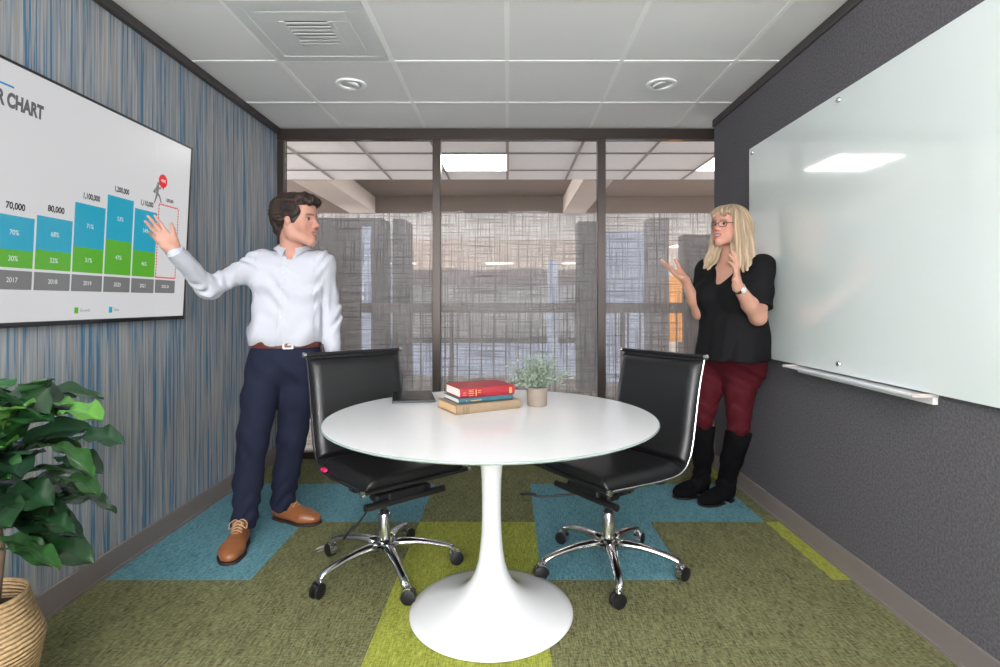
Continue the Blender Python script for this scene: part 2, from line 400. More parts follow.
# ------------------------------------------------------------------ the hall beyond the glass
Yh = YG+.06
S('floor_hall', (-9, Yh, -.12), (10, 22.2, 0), M['corr'])
S('ceiling_hall', (-9, Yh, H+.008), (10, 5.80, H+.12), M['tile'])
g = MB()
for k in range(-12, 14):
    x = -.005+T*k; g.box((x-.012, Yh, H), (x+.012, 5.79, H+.009))
for y in (4.16+T, 4.16+2*T): g.box((-9, y-.012, H-.0004), (10, y+.012, H+.0085))
tag(g.build('ceiling_hall_grid', M['greypaint']), kind='structure')
S('wall_hall_left', (-9.1, Yh, 0), (-9, 22.2, 4), M['beigep']); S('wall_hall_right', (10, Yh, 0), (10.1, 22.2, 4), M['beigep'])
S('wall_hall_front', (-9, Yh-.1, H+.1), (10, Yh, 3.4), M['beigep'])
S('wall_hall_front_left', (-9, Yh-.1, 0), (XL-.1, Yh, H+.1), M['beigep'])
S('wall_hall_front_right', (3.2, Yh-.1, 0), (10, Yh, H+.1), M['beigep'])
# raised coffers, cross beam and depth beams
S('ceiling_coffer', (-9, 5.80, 2.70), (10, 8.0, 2.82), M['brownp'])
S('trim_13', (-9, 5.80, H+.12), (10, 5.86, 2.70), M['beigep'])
S('ceiling_beam_cross', (-9, 8.0, 2.455), (10, 8.06, 2.82), M['brownp'])
S('ceiling_beam_underside', (-9, 8.062, 2.457), (10, 11.4, 2.82), M['paint'])
for k, (xa, xb) in enumerate([(-2.30, -1.93), (.80, 1.12), (3.9, 4.2), (-5.4, -5.05)]):
    S('ceiling_beam_%s' % ['west', 'east', 'far_east', 'far_west'][k], (xa, 5.862, 2.458), (xb, 7.998, 2.69), M['beigep'])
S('ceiling_far', (-9, 11.4, 2.47), (10, 22.2, 2.6), M['beigep'])
S('wall_far', (-9, 22, 0), (10, 22.1, 2.6), M['beigep'])
# railing across the hall
def railing():
    r = empty('railing', (0, 6.05, 0), 'bronze balcony railing with a wide handrail and thin balusters behind the glass wall', 'railing')
    q = MB(); q.box((-6, 6.0, 1.045), (6, 6.1, 1.155)); q.build('handrail', M['rail'], r, bevel=.004)
    q = MB(); q.box((-6, 6.03, .08), (6, 6.07, .12)); q.build('bottom_rail', M['rail'], r)
    x = -2.3
    while x < 2.6:
        q = MB(); q.box((x-.007, 6.04, .12), (x+.007, 6.06, 1.045)); q.build('baluster', M['rail'], r); x += .134
    for x in (-4.0, -.62, .66+.6, 4.0, -2.42):
        q = MB(); q.box((x-.022, 6.02, 0), (x+.022, 6.08, 1.045)); q.build('post', M['rail'], r)
railing()
# opposite side of the hall: balcony front with panels, columns, daylight windows
day = emis('daylight_window', (.55, .66, 1, 1), .75)
far = 8.5
day2 = emis('dim_daylight_window', (.60, .70, .90, 1), .42)
S('wall_balcony_upper', (-4, far, 1.425), (1.2, far+.15, 1.66), M['brownp'])
S('wall_balcony_panel', (-4, far+.05, .612), (1.2, far+.12, 1.424), M['paint'])
S('wall_balcony_band', (-4, far-.03, .53), (1.2, far+.12, .61), M['rail'])
for k in range(7):
    x = -2.44+k*.56
    S('trim_%d' % (20+k), (x-.012, far, .612), (x+.012, far+.049, 1.424), M['greypaint'])
S('window_4', (-4, far+.06, .02), (1.2, far+.11, .528), day2)  # glow stands in for daylight on the white lower wall
def column(name, x0, x1, y0, y1, m): return S('wall_'+name, (x0, y0, 0), (x1, y1, 2.22), m)
column('column_left', -3.4, -1.58, 6.9, 7.4, M['darkw'])
column('column_mid', -1.50, -1.30, 7.3, 7.5, M['darkw'])
column('column_left_inner', -1.47, -1.31, 7.0, 7.2, M['darkw'])
column('column_right', 1.78, 2.02, 6.9, 7.2, M['greypaint'])
column('column_far_right', 2.75, 5.4, 8.6, 8.9, M['darkw'])
column('column_centre_right', .92, 1.16, 7.2, 7.5, M['darkw'])
# tall daylight windows beside the columns
win = [(-1.82, -1.71, 6.84, .05, 2.1), (-1.535, -1.48, 7.24, .05, 2.1), (1.34, 1.99, 7.6, .05, 2.15), (.60, .76, 8.36, .53, 1.80)]
for k, (a, b, y, z0, z1) in enumerate(win):
    S('window_%d' % (5+k), (a, y, z0), (b, y+.04, z1), day2)
S('wall_orange', (2.27, 7.8, .60), (2.47, 7.9, 1.53), emis('lamp_lit_orange_wall', rgb(255, 176, 92), 1.1))  # emission stands in for lamp light falling on this wall
pan = emis('light_panel', (1, .98, .94, 1), 13)
pan_far = emis('far_light_panel', (1, .97, .92, 1), 8)
def troffer(cx, cy, label, m=pan, h=H, w=.585, d=.585, group=None):
    t = empty('ceiling_light', (cx, cy, h), label, 'ceiling light', group=group)
    q = MB(); q.box((cx-w/2, cy-d/2, h-.002), (cx+w/2, cy+d/2, h+.003)); q.build('diffuser', m, t)
    q = MB()
    for a, b in (((-w/2-.012, -d/2-.012), (w/2+.012, -d/2)), ((-w/2-.012, d/2), (w/2+.012, d/2+.012)), ((-w/2-.012, -d/2), (-w/2, d/2)), ((w/2, -d/2), (w/2+.012, d/2))):
        q.box((cx+a[0], cy+a[1], h-.004), (cx+b[0], cy+b[1], h+.004))
    q.build('frame', M['tbar'], t)
troffer(-.31, 5.075, 'square lit ceiling panel outside, seen through the middle glass pane')
troffer(2.13, 5.075, 'square lit ceiling panel outside, cut by the dark felt wall on the right')
for (x, y, w, l) in ((-.28, 18.5, .9, 'rectangular far light strip above the book stack'), (2.2, 18.5, .75, 'far light strip right of the middle pane above the potted plant'),
                     (-3.55, 18.5, .9, 'far light strip seen left of the left mullion'), (4.19, 12.8, .8, 'bright far ceiling light above the woman\'s raised palm'),
                     (6.75, 17.8, .8, 'far ceiling light just left of the woman\'s hair')):
    troffer(x, y, l, pan_far, 2.462 if y > 11.4 else 2.448, w, .6)
for x in (-6.4, -4.57, 4.57, 6.4):
    troffer(x, 5.075, 'lit ceiling panel further along the hall ceiling outside', group='hall ceiling panels out of sight')  # panels added out of view to brighten the hall
for x, y in ((-6, 13), (-6, 17), (7.5, 13), (7.5, 17), (-7.2, 20.5), (8.2, 20.5)):
    troffer(x, y, 'lit ceiling panel deep in the far hall', emis('deep_panel', (1, .97, .92, 1), 18), 2.462, 1.2, 1.2, group='deep hall ceiling panels')  # further panels added to light the far hall

# ------------------------------------------------------------------ ceiling fixtures inside
def downlight(cx, cy, label, tilt):
    t = empty('downlight', (cx, cy, H), label, 'ceiling light', group='recessed downlights')
    q = MB(); q.lathe([(.062, .006), (.062, -.002), (.066, -.006), (.084, -.007), (.088, -.003), (.088, .0075), (.062, .0075)], 40, (cx, cy, H)); q.build('trim_ring', M['tbar'], t, smooth=True, angle=40)
    q = MB(); q.lathe([(.062, .003), (.06, .0045), (.0, .0045)], 40, (cx, cy, H)); q.build('recess', M['ventdark'], t)
    Mx = Matrix.Rotation(tilt, 4, 'Y')
    q = MB(); q.lathe([(.0, -.012), (.026, -.012), (.040, -.008), (.044, .002), (.044, .004)], 32, (cx+.008 if tilt > 0 else cx-.008, cy, H), Mx); q.build('eyeball', M['ventm'], t, smooth=True, angle=50)
downlight(-.925, 3.245, 'round white recessed downlight in the ceiling above the man', .25)
downlight(.905, 3.245, 'round white recessed downlight in the ceiling nearer the woman', -.25)
cx, cy = -.925, 2.635
v = empty('ceiling_vent', (cx, cy, H), 'square translucent plastic air vent panel in the ceiling at the top left', 'ceiling vent')
q = MB()
for k, (r0, r1, z) in enumerate(((.293, .24, .0), (.24, .20, .004), (.20, .12, .0015))):
    for a, b in (((-r0, -r0), (r0, -r1)), ((-r0, r1), (r0, r0)), ((-r0, -r1), (-r1, r1)), ((r1, -r1), (r0, r1))):
        q.box((cx+a[0], cy+a[1], H-.001+z*.6), (cx+b[0], cy+b[1], H+.0075))
q.build('panel', M['ventm'], v, bevel=.0015)
q = MB(); q.box((cx-.12, cy-.12, H+.003), (cx+.12, cy+.12, H+.0075)); q.build('grille_back', M['ventdark'], v)
q = MB()
for k in range(7):
    y = cy-.10+k*.033; q.box((cx-.10, y-.009, H-.003), (cx+.10, y+.009, H+.001))
for s in (-1, 1): q.box((cx+s*.11-.012, cy-.12, H-.003), (cx+s*.11+.012, cy+.12, H+.003))
q.build('grille', M['ventm'], v, bevel=.001)

for (x, y, l) in ((-.92, .19, 'left lit ceiling panel behind the camera'), (.30, .19, 'right lit ceiling panel behind the camera'), (-.92, -1.64, 'rear left lit ceiling panel'), (.30, -1.64, 'rear right lit ceiling panel'), ):
    troffer(x, y, l, emis('room_panel', (1, .975, .95, 1), 18))  # unseen panels added overhead to light the room
for s_, nm in ((-8.99, 'left'), (9.9, 'right')):
    S('window_hall_'+nm, (s_, 5, .4), (s_+.08, 21, 2.3), emis('hall_daylight', (.92, .95, 1, 1), 22))  # glowing side panels added to brighten the hall, no windows known there
bulb = emis('lamp_glow', (1, .97, .95, 1), 100)
for x, l in ((-1.38, 'tall bronze uplight floor lamp by the striped wall behind the camera'), (1.15, 'tall bronze uplight floor lamp by the felt wall behind the camera')):
    t = empty('floor_lamp', (x, .35, 0), l, 'lamp')  # unseen uplights added to brighten the ceiling
    q = MB(); q.lathe([(0, 0), (.15, 0), (.15, .012), (.03, .03), (0, .03)], 36, (x, .35, 0)); q.build('base', M['bronze'], t, smooth=True, angle=40)
    q = MB(); q.tube([(x, .35, .02), (x, .35, 1.74)], .012, 14); q.build('pole', M['bronze'], t, smooth=True, angle=40)
    q = MB(); q.lathe([(0, 1.72), (.03, 1.73), (.10, 1.77), (.16, 1.83), (.165, 1.84), (.155, 1.835), (.10, 1.78), (0, 1.76)], 40, (x, .35, 0)); q.build('lamp_shade', M['bronze'], t, smooth=True, angle=40)
    q = MB(); q.lathe([(.135, 1.822), (.09, 1.826), (0, 1.828)], 32, (x, .35, 0)); q.build('diffuser', bulb, t)
wb = B('window_9', (-1.3, YB+.001, .7), (1.1, YB+.02, 2.3), emis('rear_window_daylight', (.98, .97, 1, 1), 20), kind='structure')  # glowing panel added behind the camera as fill, no window known there

# ------------------------------------------------------------------ television
def tvp(y, z, off=0): return Vector((-1.64-.0508*(1.96-z)+off, y, z))
tv = empty('television', (-1.66, 2.07, 1.07), 'large wall-mounted television with a thin black bezel showing a bar chart', 'television')
Y0, Y1, Z0, Z1 = 1.292, 2.862, 1.075, 1.963
def plate(q, y0, y1, z0, z1, o0, o1):
    ps = [(y0, z0), (y1, z0), (y1, z1), (y0, z1)]
    q.prism(ps, lambda p: tvp(p[0], p[1], o0), lambda p: tvp(p[0], p[1], o1))
q = MB(); plate(q, Y0, Y1, Z0, Z1, -.03, -.006)
bz = .008
for a in ((Y0, Y1, Z0, Z0+.017), (Y0, Y1, Z1-bz, Z1), (Y0, Y0+bz, Z0, Z1), (Y1-bz, Y1, Z0, Z1)): plate(q, *a, -.006, 0)
q.build('bezel', M['tvframe'], tv)
q = MB(); q.box((XL+.001, 1.8, 1.62), (-1.6905, 2.35, 1.90)); q.build('wall_mount', M['tvframe'], tv)
q = MB(); plate(q, Y0+bz+.001, Y1-bz-.001, Z0+.018, Z1-bz-.001, -.0055, -.003)
TVS = .80
scr = q.build('screen', emis('screen_white', rgb(222, 222, 224), TVS, True), tv)
eb = emis('chart_blue', rgb(0, 158, 190), TVS*1.1, True); eg = emis('chart_green', rgb(86, 176, 28), TVS, True); ey = emis('chart_grey', rgb(120, 120, 120), TVS, True)
ek = emis('chart_black', rgb(60, 60, 60), .4, True); ew = emis('chart_white', rgb(235, 240, 240), TVS, True); er = emis('chart_red', rgb(235, 30, 36), TVS, True)
ebl = emis('title_blue', rgb(0, 140, 200), TVS, True)
def T_(txt, y, z, size, m, align='CENTER', bold=0, sx=1, off=-.0018):
    return text_mesh(txt, size, lambda a, b: tvp(y+a, z+b, off), m, 'lettering', scr, align, bold, sx)
def pl(name, m, *a):
    q = MB(); plate(q, *a, -.0032, -.0022); return q.build(name, m, scr)
bars = [(1.783, 1.939, 1.340, 1.455), (1.948, 2.107, 1.350, 1.4715), (2.115, 2.274, 1.378, 1.549), (2.283, 2.441, 1.4255, 1.610), (2.451, 2.606, 1.396, 1.583)]
for y0, y1, zg, zb in [(1.614, 1.774, 1.33, 1.42), (1.446, 1.606, 1.325, 1.40)]+bars:
    pl('green_bar', eg, y0, y1, 1.2795, zg); pl('blue_bar', eb, y0, y1, zg, zb); pl('year_box', ey, y0, y1, 1.205, 1.270)
pl('year_box', ey, 2.616, 2.770, 1.207, 1.270)
tot = ['70,000', '80,000', '1,100,000', '1,200,000', '1,110,000']
for (y0, y1, zg, zb), t, a, b, yr in zip(bars, tot, ['70%', '68%', '71%', '53%', '54%'], ['30%', '32%', '31%', '47%', '46%'], ['2017', '2018', '2019', '2020', '2021']):
    ym = (y0+y1)/2
    T_(t, ym, zb+.031, .031, ek, bold=.0012, sx=.88 if len(t) < 7 else .74)
    T_(a, ym, (zg+zb)/2+.0, .025, ew, sx=.9); T_(b, ym, (1.2795+zg)/2, .025, ew, sx=.9); T_(yr, ym, 1.237, .024, ew, sx=.9)
T_('2022-24', 2.693, 1.238, .021, ew, sx=.85)
T_('1,000,000', 2.693, 1.657, .022, ek, bold=.0008, sx=.7)
q = MB(); st = .0165
def dash(y0, y1, z0, z1): plate(q, y0, y1, z0, z1, -.0032, -.0022)
n = 11
for k in range(n):
    y = 2.618+k*(2.768-2.618)/n; dash(y, y+.0092, 1.278, 1.285); dash(y, y+.0092, 1.627, 1.634)
n = 25
for k in range(n):
    z = 1.281+k*(1.631-1.281)/n; dash(2.613, 2.620, z, z+.0088); dash(2.766, 2.773, z, z+.0088)
q.build('dashed_outline', er, scr)
pl('legend_swatch', eg, 2.137, 2.156, 1.118, 1.142); pl('legend_swatch', eb, 2.322, 2.341, 1.118, 1.142)
T_('Growth', 2.164, 1.130, .018, ey, 'LEFT', sx=.9); T_('Sales', 2.349, 1.130, .018, ey, 'LEFT', sx=.9)
# title and its blue rule
T_('BAR CHART', 1.951, 1.829, .064, emis('title_grey', rgb(112, 112, 116), .55, True), 'RIGHT', .0034, .665)
pl('title_rule', ebl, 1.50, 1.834, 1.874, 1.880)
# red speech disc and the little climbing figure
q = MB(); ps = [(2.637+.032*math.cos(2*PI*k/28), 1.742+.032*math.sin(2*PI*k/28)) for k in range(28)]
q.prism(ps, lambda p: tvp(*p, -.0032), lambda p: tvp(*p, -.0022)); q.prism([(2.622, 1.722), (2.634, 1.712), (2.640, 1.698), (2.648, 1.716)][::-1], lambda p: tvp(*p, -.0032), lambda p: tvp(*p, -.0022))
q.build('red_disc', er, scr); T_('+50%', 2.637, 1.743, .019, ew, bold=.0004, sx=.85)
q = MB()
def pol(ps): q.prism(ps, lambda p: tvp(p[0], p[1], -.0032), lambda p: tvp(p[0], p[1], -.0022))
def seg2(a, b, r0, r1):
    dx, dy = b[0]-a[0], b[1]-a[1]; l = math.hypot(dx, dy); nx, ny = -dy/l, dx/l
    pol([(a[0]+nx*r0, a[1]+ny*r0), (a[0]-nx*r0, a[1]-ny*r0), (b[0]-nx*r1, b[1]-ny*r1), (b[0]+nx*r1, b[1]+ny*r1)])
pol([(2.603+.008*math.cos(2*PI*k/12), 1.722+.009*math.sin(2*PI*k/12)) for k in range(12)])
seg2((2.600, 1.714), (2.598, 1.674), .010, .008); seg2((2.603, 1.708), (2.618, 1.700), .004, .003); seg2((2.618, 1.700), (2.624, 1.712), .003, .002)
seg2((2.596, 1.706), (2.582, 1.690), .004, .003); seg2((2.582, 1.690), (2.576, 1.676), .006, .009)
seg2((2.601, 1.676), (2.618, 1.664), .006, .005); seg2((2.618, 1.664), (2.628, 1.640), .005, .003); seg2((2.628, 1.641), (2.636, 1.640), .003, .002)
seg2((2.597, 1.676), (2.590, 1.650), .006, .005); seg2((2.590, 1.650), (2.580, 1.628), .004, .003)
q.build('walking_figure', ey, scr)
T_('LG', 2.11, 1.0835, .010, emis('bezel_mark', rgb(120, 120, 125), .3, True), off=.0004)

# ------------------------------------------------------------------ glass marker board
bd = empty('marker_board', (1.44, 2.04, .85), 'large frameless white glass marker board on the dark grey wall', 'whiteboard')
q = MB(); q.box((1.430, .82, .8535), (1.436, 3.262, 2.068)); q.build('glass_panel', M['board'], bd, bevel=.001)
for y in (3.215, 2.375, 1.5, .87):
    for z in (2.035, .895):
        q = MB(); Mx = Matrix.Rotation(-PI/2, 4, 'Y'); q.lathe([(0, .009), (.010, .009), (.0125, .006), (.0125, 0)], 24, (1.430, y, z), Mx)
        q.lathe([(.006, -.005), (.006, -.0245)], 16, (1.430, y, z), Mx)
        q.build('standoff', M['chrome'], bd, smooth=True, angle=40)
tr = empty('marker_tray', (1.42, 2.29, .845), 'long narrow white marker tray under the glass board', 'tray')
q = MB(); q.box((1.365, 1.86, .842), (1.4545, 2.73, .848)); q.box((1.365, 1.86, .848), (1.369, 2.73, .852)); q.box((1.437, 1.86, .815), (1.4545, 2.73, .842))
q.build('shelf', M['white'], tr, bevel=.001)
for y in (1.855, 2.73):
    q = MB(); q.box((1.364, y, .840), (1.4545, y+.006, .852)); q.build('end_cap', M['silver'], tr)

# ------------------------------------------------------------------ pedestal table
TX, TY, TZ = -.062, 2.10, .73
t = empty('pedestal_table', (TX, TY, 0), 'round white pedestal table with a trumpet base in the middle of the room', 'table')
q = MB(); q.lathe([(.0, .004), (.297, .002), (.305, .005), (.306, .010), (.301, .015), (.27, .024), (.22, .036), (.17, .052), (.13, .070), (.10, .092), (.078, .118), (.062, .150), (.050, .19), (.043, .24), (.038, .30), (.036, .36), (.036, .43), (.038, .50), (.043, .56), (.050, .61), (.062, .65), (.085, .685), (.12, .700), (.12, .706), (.0, .706)], 96, (TX, TY-.03, 0))
q.build('pedestal', M['white'], t, smooth=True, angle=60)
q = MB(); q.lathe([(0, .706), (.40, .706), (.56, .713), (.61, .720), (.616, .7245), (.0, .7245)], 128, (TX, TY, 0)); q.build('under_top', M['white'], t, smooth=True, angle=30)
q = MB(); q.lathe([(.0, .7245), (.614, .7245), (.619, .7255), (.6195, .7285), (.617, TZ), (0, TZ)], 128, (TX, TY, 0)); q.cur = 0
q.build('tabletop', M['white'], t, smooth=True, angle=30)
q = MB(); q.lathe([(.6150, .7243), (.6196, .7250), (.6206, .7280), (.6190, TZ+.0001), (.6165, TZ+.0003), (.6150, .7243)], 128, (TX, TY, 0)); q.build('edge_band', M['edge'], t, smooth=True)

# books
def book(name, o, ang, L, W, h, z, cover, pages, label, thick=.003, writing=None):
    # o: corner at the near end of the spine; spine runs along ang; pages go left of it
    c, s = math.cos(ang), math.sin(ang)
    Mx = Matrix.Translation((o[0], o[1], z)) @ Matrix.Rotation(ang, 4, 'Z')
    b = empty(name, (o[0], o[1], z), label, 'book')
    q = MB(); q.box((0, 0.004, 0), (L, W, thick), Mx); q.box((0, .004, h-thick), (L, W, h), Mx)
    pr = [(.0045, 0), (.0015, h*.1), (-.002, h*.3), (-.003, h*.5), (-.002, h*.7), (.0015, h*.9), (.0045, h), (.0075, h), (.0055, h*.9), (.002, h*.7), (.001, h*.5), (.002, h*.3), (.0055, h*.1), (.0075, 0)]
    q.prism(pr, lambda p: Mx @ Vector((0, p[0], p[1])), lambda p: Mx @ Vector((L, p[0], p[1])))
    q.build('cover', cover, b)
    q = MB(); q.box((.004, .006, thick+.0002), (L-.004, W-.005, h-thick-.0002), Mx); q.build('pages', pages, b)
    if writing:
        for kind, a in writing:
            if kind == 'band':
                q = MB(); q.box((a[0], -.0042, h*a[2]), (a[1], -.0028, h*a[3]), Mx); q.build('spine_band', a[4], b)
            else:
                text_mesh(a[0], a[3], lambda x, y: Mx @ Vector((a[1]+x, -.0040, h*a[2]+y)), M['gold'], 'spine_lettering', b)
    return b
tz = TZ+.0004
dark_tan = mat('worn_spine_band', rgb(128, 104, 78), .8)
book('book', (-.197, 2.10), math.radians(29.5), .285, .19, .036, tz, M['tanb'], M['oldpages'], 'thick tan cloth book at the bottom of the stack', writing=[('band', (.028, .031, .02, .98, dark_tan)), ('band', (.040, .044, .02, .98, dark_tan)), ('band', (.050, .052, .02, .98, dark_tan))])
book('book', (-.190, 2.128), math.radians(27), .235, .165, .021, tz+.0364, M['tealb'], M['pages'], 'thin teal blue book in the middle of the stack', writing=[('band', (.03, .032, .35, .65, M['gold'])), ('band', (.05, .095, .45, .58, M['gold']))])
book('book', (-.186, 2.135), math.radians(25.5), .236, .175, .0375, tz+.0578, M['redb'], M['pages'], 'red hardback book with gilt lettering on top of the stack', writing=[
    ('band', (.010, .026, .30, .36, M['gold'])), ('band', (.012, .024, .52, .58, M['gold'])), ('band', (.034, .056, .78, .84, M['gold'])), ('band', (.036, .054, .62, .68, M['gold'])), ('band', (.034, .056, .42, .50, M['gold'])),
    ('band', (.036, .054, .20, .27, M['gold'])), ('band', (.064, .068, .15, .85, M['gold'])), ('band', (.074, .086, .68, .74, M['gold'])), ('band', (.074, .086, .48, .54, M['gold'])), ('band', (.210, .222, .20, .80, M['gold']))])
# tablet
Mx = Matrix.Translation((-.492, 2.335, tz)) @ Matrix.Rotation(math.radians(12), 4, 'Z')
tb = empty('tablet', (-.492, 2.335, tz), 'black tablet with a grey rim lying on the table left of the books', 'tablet')
q = MB(); q.rbox((0, 0, 0), (.185, .255, .0105), .004, Mx); q.build('shell', M['tabletb'], tb)
q = MB(); q.rbox((.003, .003, .0107), (.182, .252, .0125), .001, Mx); q.build('screen', M['tablet'], tb)
# potted plant on the table
px_, py_ = .122, 2.30
pp = empty('potted_plant', (px_, py_, tz), 'small sage green leafy plant in a round concrete pot beside the books', 'plant')
q = MB(); q.lathe([(0, 0), (.038, 0), (.041, .004), (.0435, .074), (.042, .077), (.038, .077), (.037, .068), (0, .068)], 40, (px_, py_, tz)); q.build('pot', M['concrete'], pp, smooth=True, angle=40)
q = MB(); q.lathe([(.0372, .0685), (.02, .071), (0, .072)], 24, (px_, py_, tz)); q.build('soil', M['soil'], pp)
q = MB(); rnd = random.Random(5)
for i in range(85):
    th = rnd.uniform(0, 2*PI); el = rnd.uniform(-.12, 1.45); L = rnd.uniform(.068, .128)*(1.0 if el > .3 else .9)
    d = Vector((math.cos(th)*math.cos(el), math.sin(th)*math.cos(el), math.sin(el)))
    b0 = Vector((px_+.015*math.cos(th), py_+.015*math.sin(th), tz+.07))
    pts = []
    for k in range(6):
        u = k/5; p = b0+d*L*u*1.12; p.z += .032*math.sin(u*PI*.7)*(1 if el < .8 else .5)
        p.x *= 1; pts.append(p)
    g_ = rnd.uniform(.75, 1.1); q.col = (.18*g_, .20*g_, .15*g_)
    q.tube(pts, .0009, 4)
    for k in range(1, 6):
        for s in range(2):
            p = pts[k].lerp(pts[k-1], rnd.random()*.8)
            a = Vector((rnd.gauss(0, 1), rnd.gauss(0, 1), rnd.gauss(.3, .8))).normalized(); a = (a+d*.8).normalized()
            sd = a.cross(Vector((rnd.gauss(0, 1), rnd.gauss(0, 1), rnd.gauss(0, 1)))).normalized()
            l = rnd.uniform(.014, .022); w = l*.27; nrm = a.cross(sd)*.0016
            g_ = rnd.uniform(.7, 1.25); q.col = (.23*g_, .29*g_, .225*g_)
            q.add([p, p+a*l*.35+sd*w+nrm, p+a*l*.75+sd*w*.8+nrm, p+a*l, p+a*l*.75-sd*w*.8+nrm, p+a*l*.35-sd*w+nrm, p+a*l*.5], [(0, 1, 6), (1, 2, 6), (2, 3, 6), (3, 4, 6), (4, 5, 6), (5, 0, 6)])
q.build('foliage', M['sage'], pp)

# ------------------------------------------------------------------ office chairs
def smooth_path(pts, n=6):
    out = []; P = [Vector(p) for p in pts]; P = [P[0]]+P+[P[-1]]
    for i in range(1, len(P)-2):
        for k in range(n):
            u = k/n; a, b, c, d = P[i-1], P[i], P[i+1], P[i+2]
            out.append(.5*((2*b)+(c-a)*u+(2*a-5*b+4*c-d)*u*u+(3*b-a-3*c+d)*u**3))
    out.append(P[-2]); return out
# local chair frame: +X forward, +Y to its left, Z up
prof = [(.235, .447), (.20, .452), (.08, .446), (-.06, .440), (-.16, .443), (-.215, .463), (-.248, .505), (-.268, .57), (-.285, .66), (-.310, .79), (-.345, .918)]
PR = smooth_path([(x, 0, z) for x, z in prof], 6)
HW = .232
def normals(path):
    ns = []
    for i in range(len(path)):
        t_ = (path[min(i+1, len(path)-1)]-path[max(i-1, 0)]).normalized(); ns.append(Vector((-t_.z, 0, t_.x))*-1)
    return ns
NN = normals(PR)
def pad(i0, i1, th, hw, lift=.003):
    # cushion swept along the profile with pillowed cross-section
    q = MB(); path = PR[i0:i1]; ns = NN[i0:i1]; n = len(path); m_ = 18; rows = []
    for i, (p, nn) in enumerate(zip(path, ns)):
        e = min(i, n-1-i)/2.5; e = math.sqrt(max(0, 1-(1-min(e, 1))**2)) if e < 1 else 1
        row = []
        for j in range(m_+1):
            y = -hw+2*hw*j/m_; ed = (hw-abs(y))/.022; es = math.sqrt(max(0, 1-(1-min(ed, 1))**2)) if ed < 1 else 1
            row.append(p+Vector((0, y, 0))+nn*(lift+th*min(e, 1)*es*(1+.10*math.cos(y/hw*PI/2))))
        for j in range(m_, -1, -1):
            y = -hw+2*hw*j/m_; row.append(p+Vector((0, y, 0))+nn*(lift-.0015))
        rows.append(row)
    k = len(rows[0]); vs = [v for r in rows for v in r]
    fs = [(i*k+j, i*k+(j+1) % k, (i+1)*k+(j+1) % k, (i+1)*k+j) for i in range(n-1) for j in range(k)]
    fs += [tuple(range(k)), tuple(range((n-1)*k, n*k))]
    q.add(vs, fs); return q
sgn = 1 if NN[5].z > 0 else -1
NN = [n_*sgn for n_ in NN]
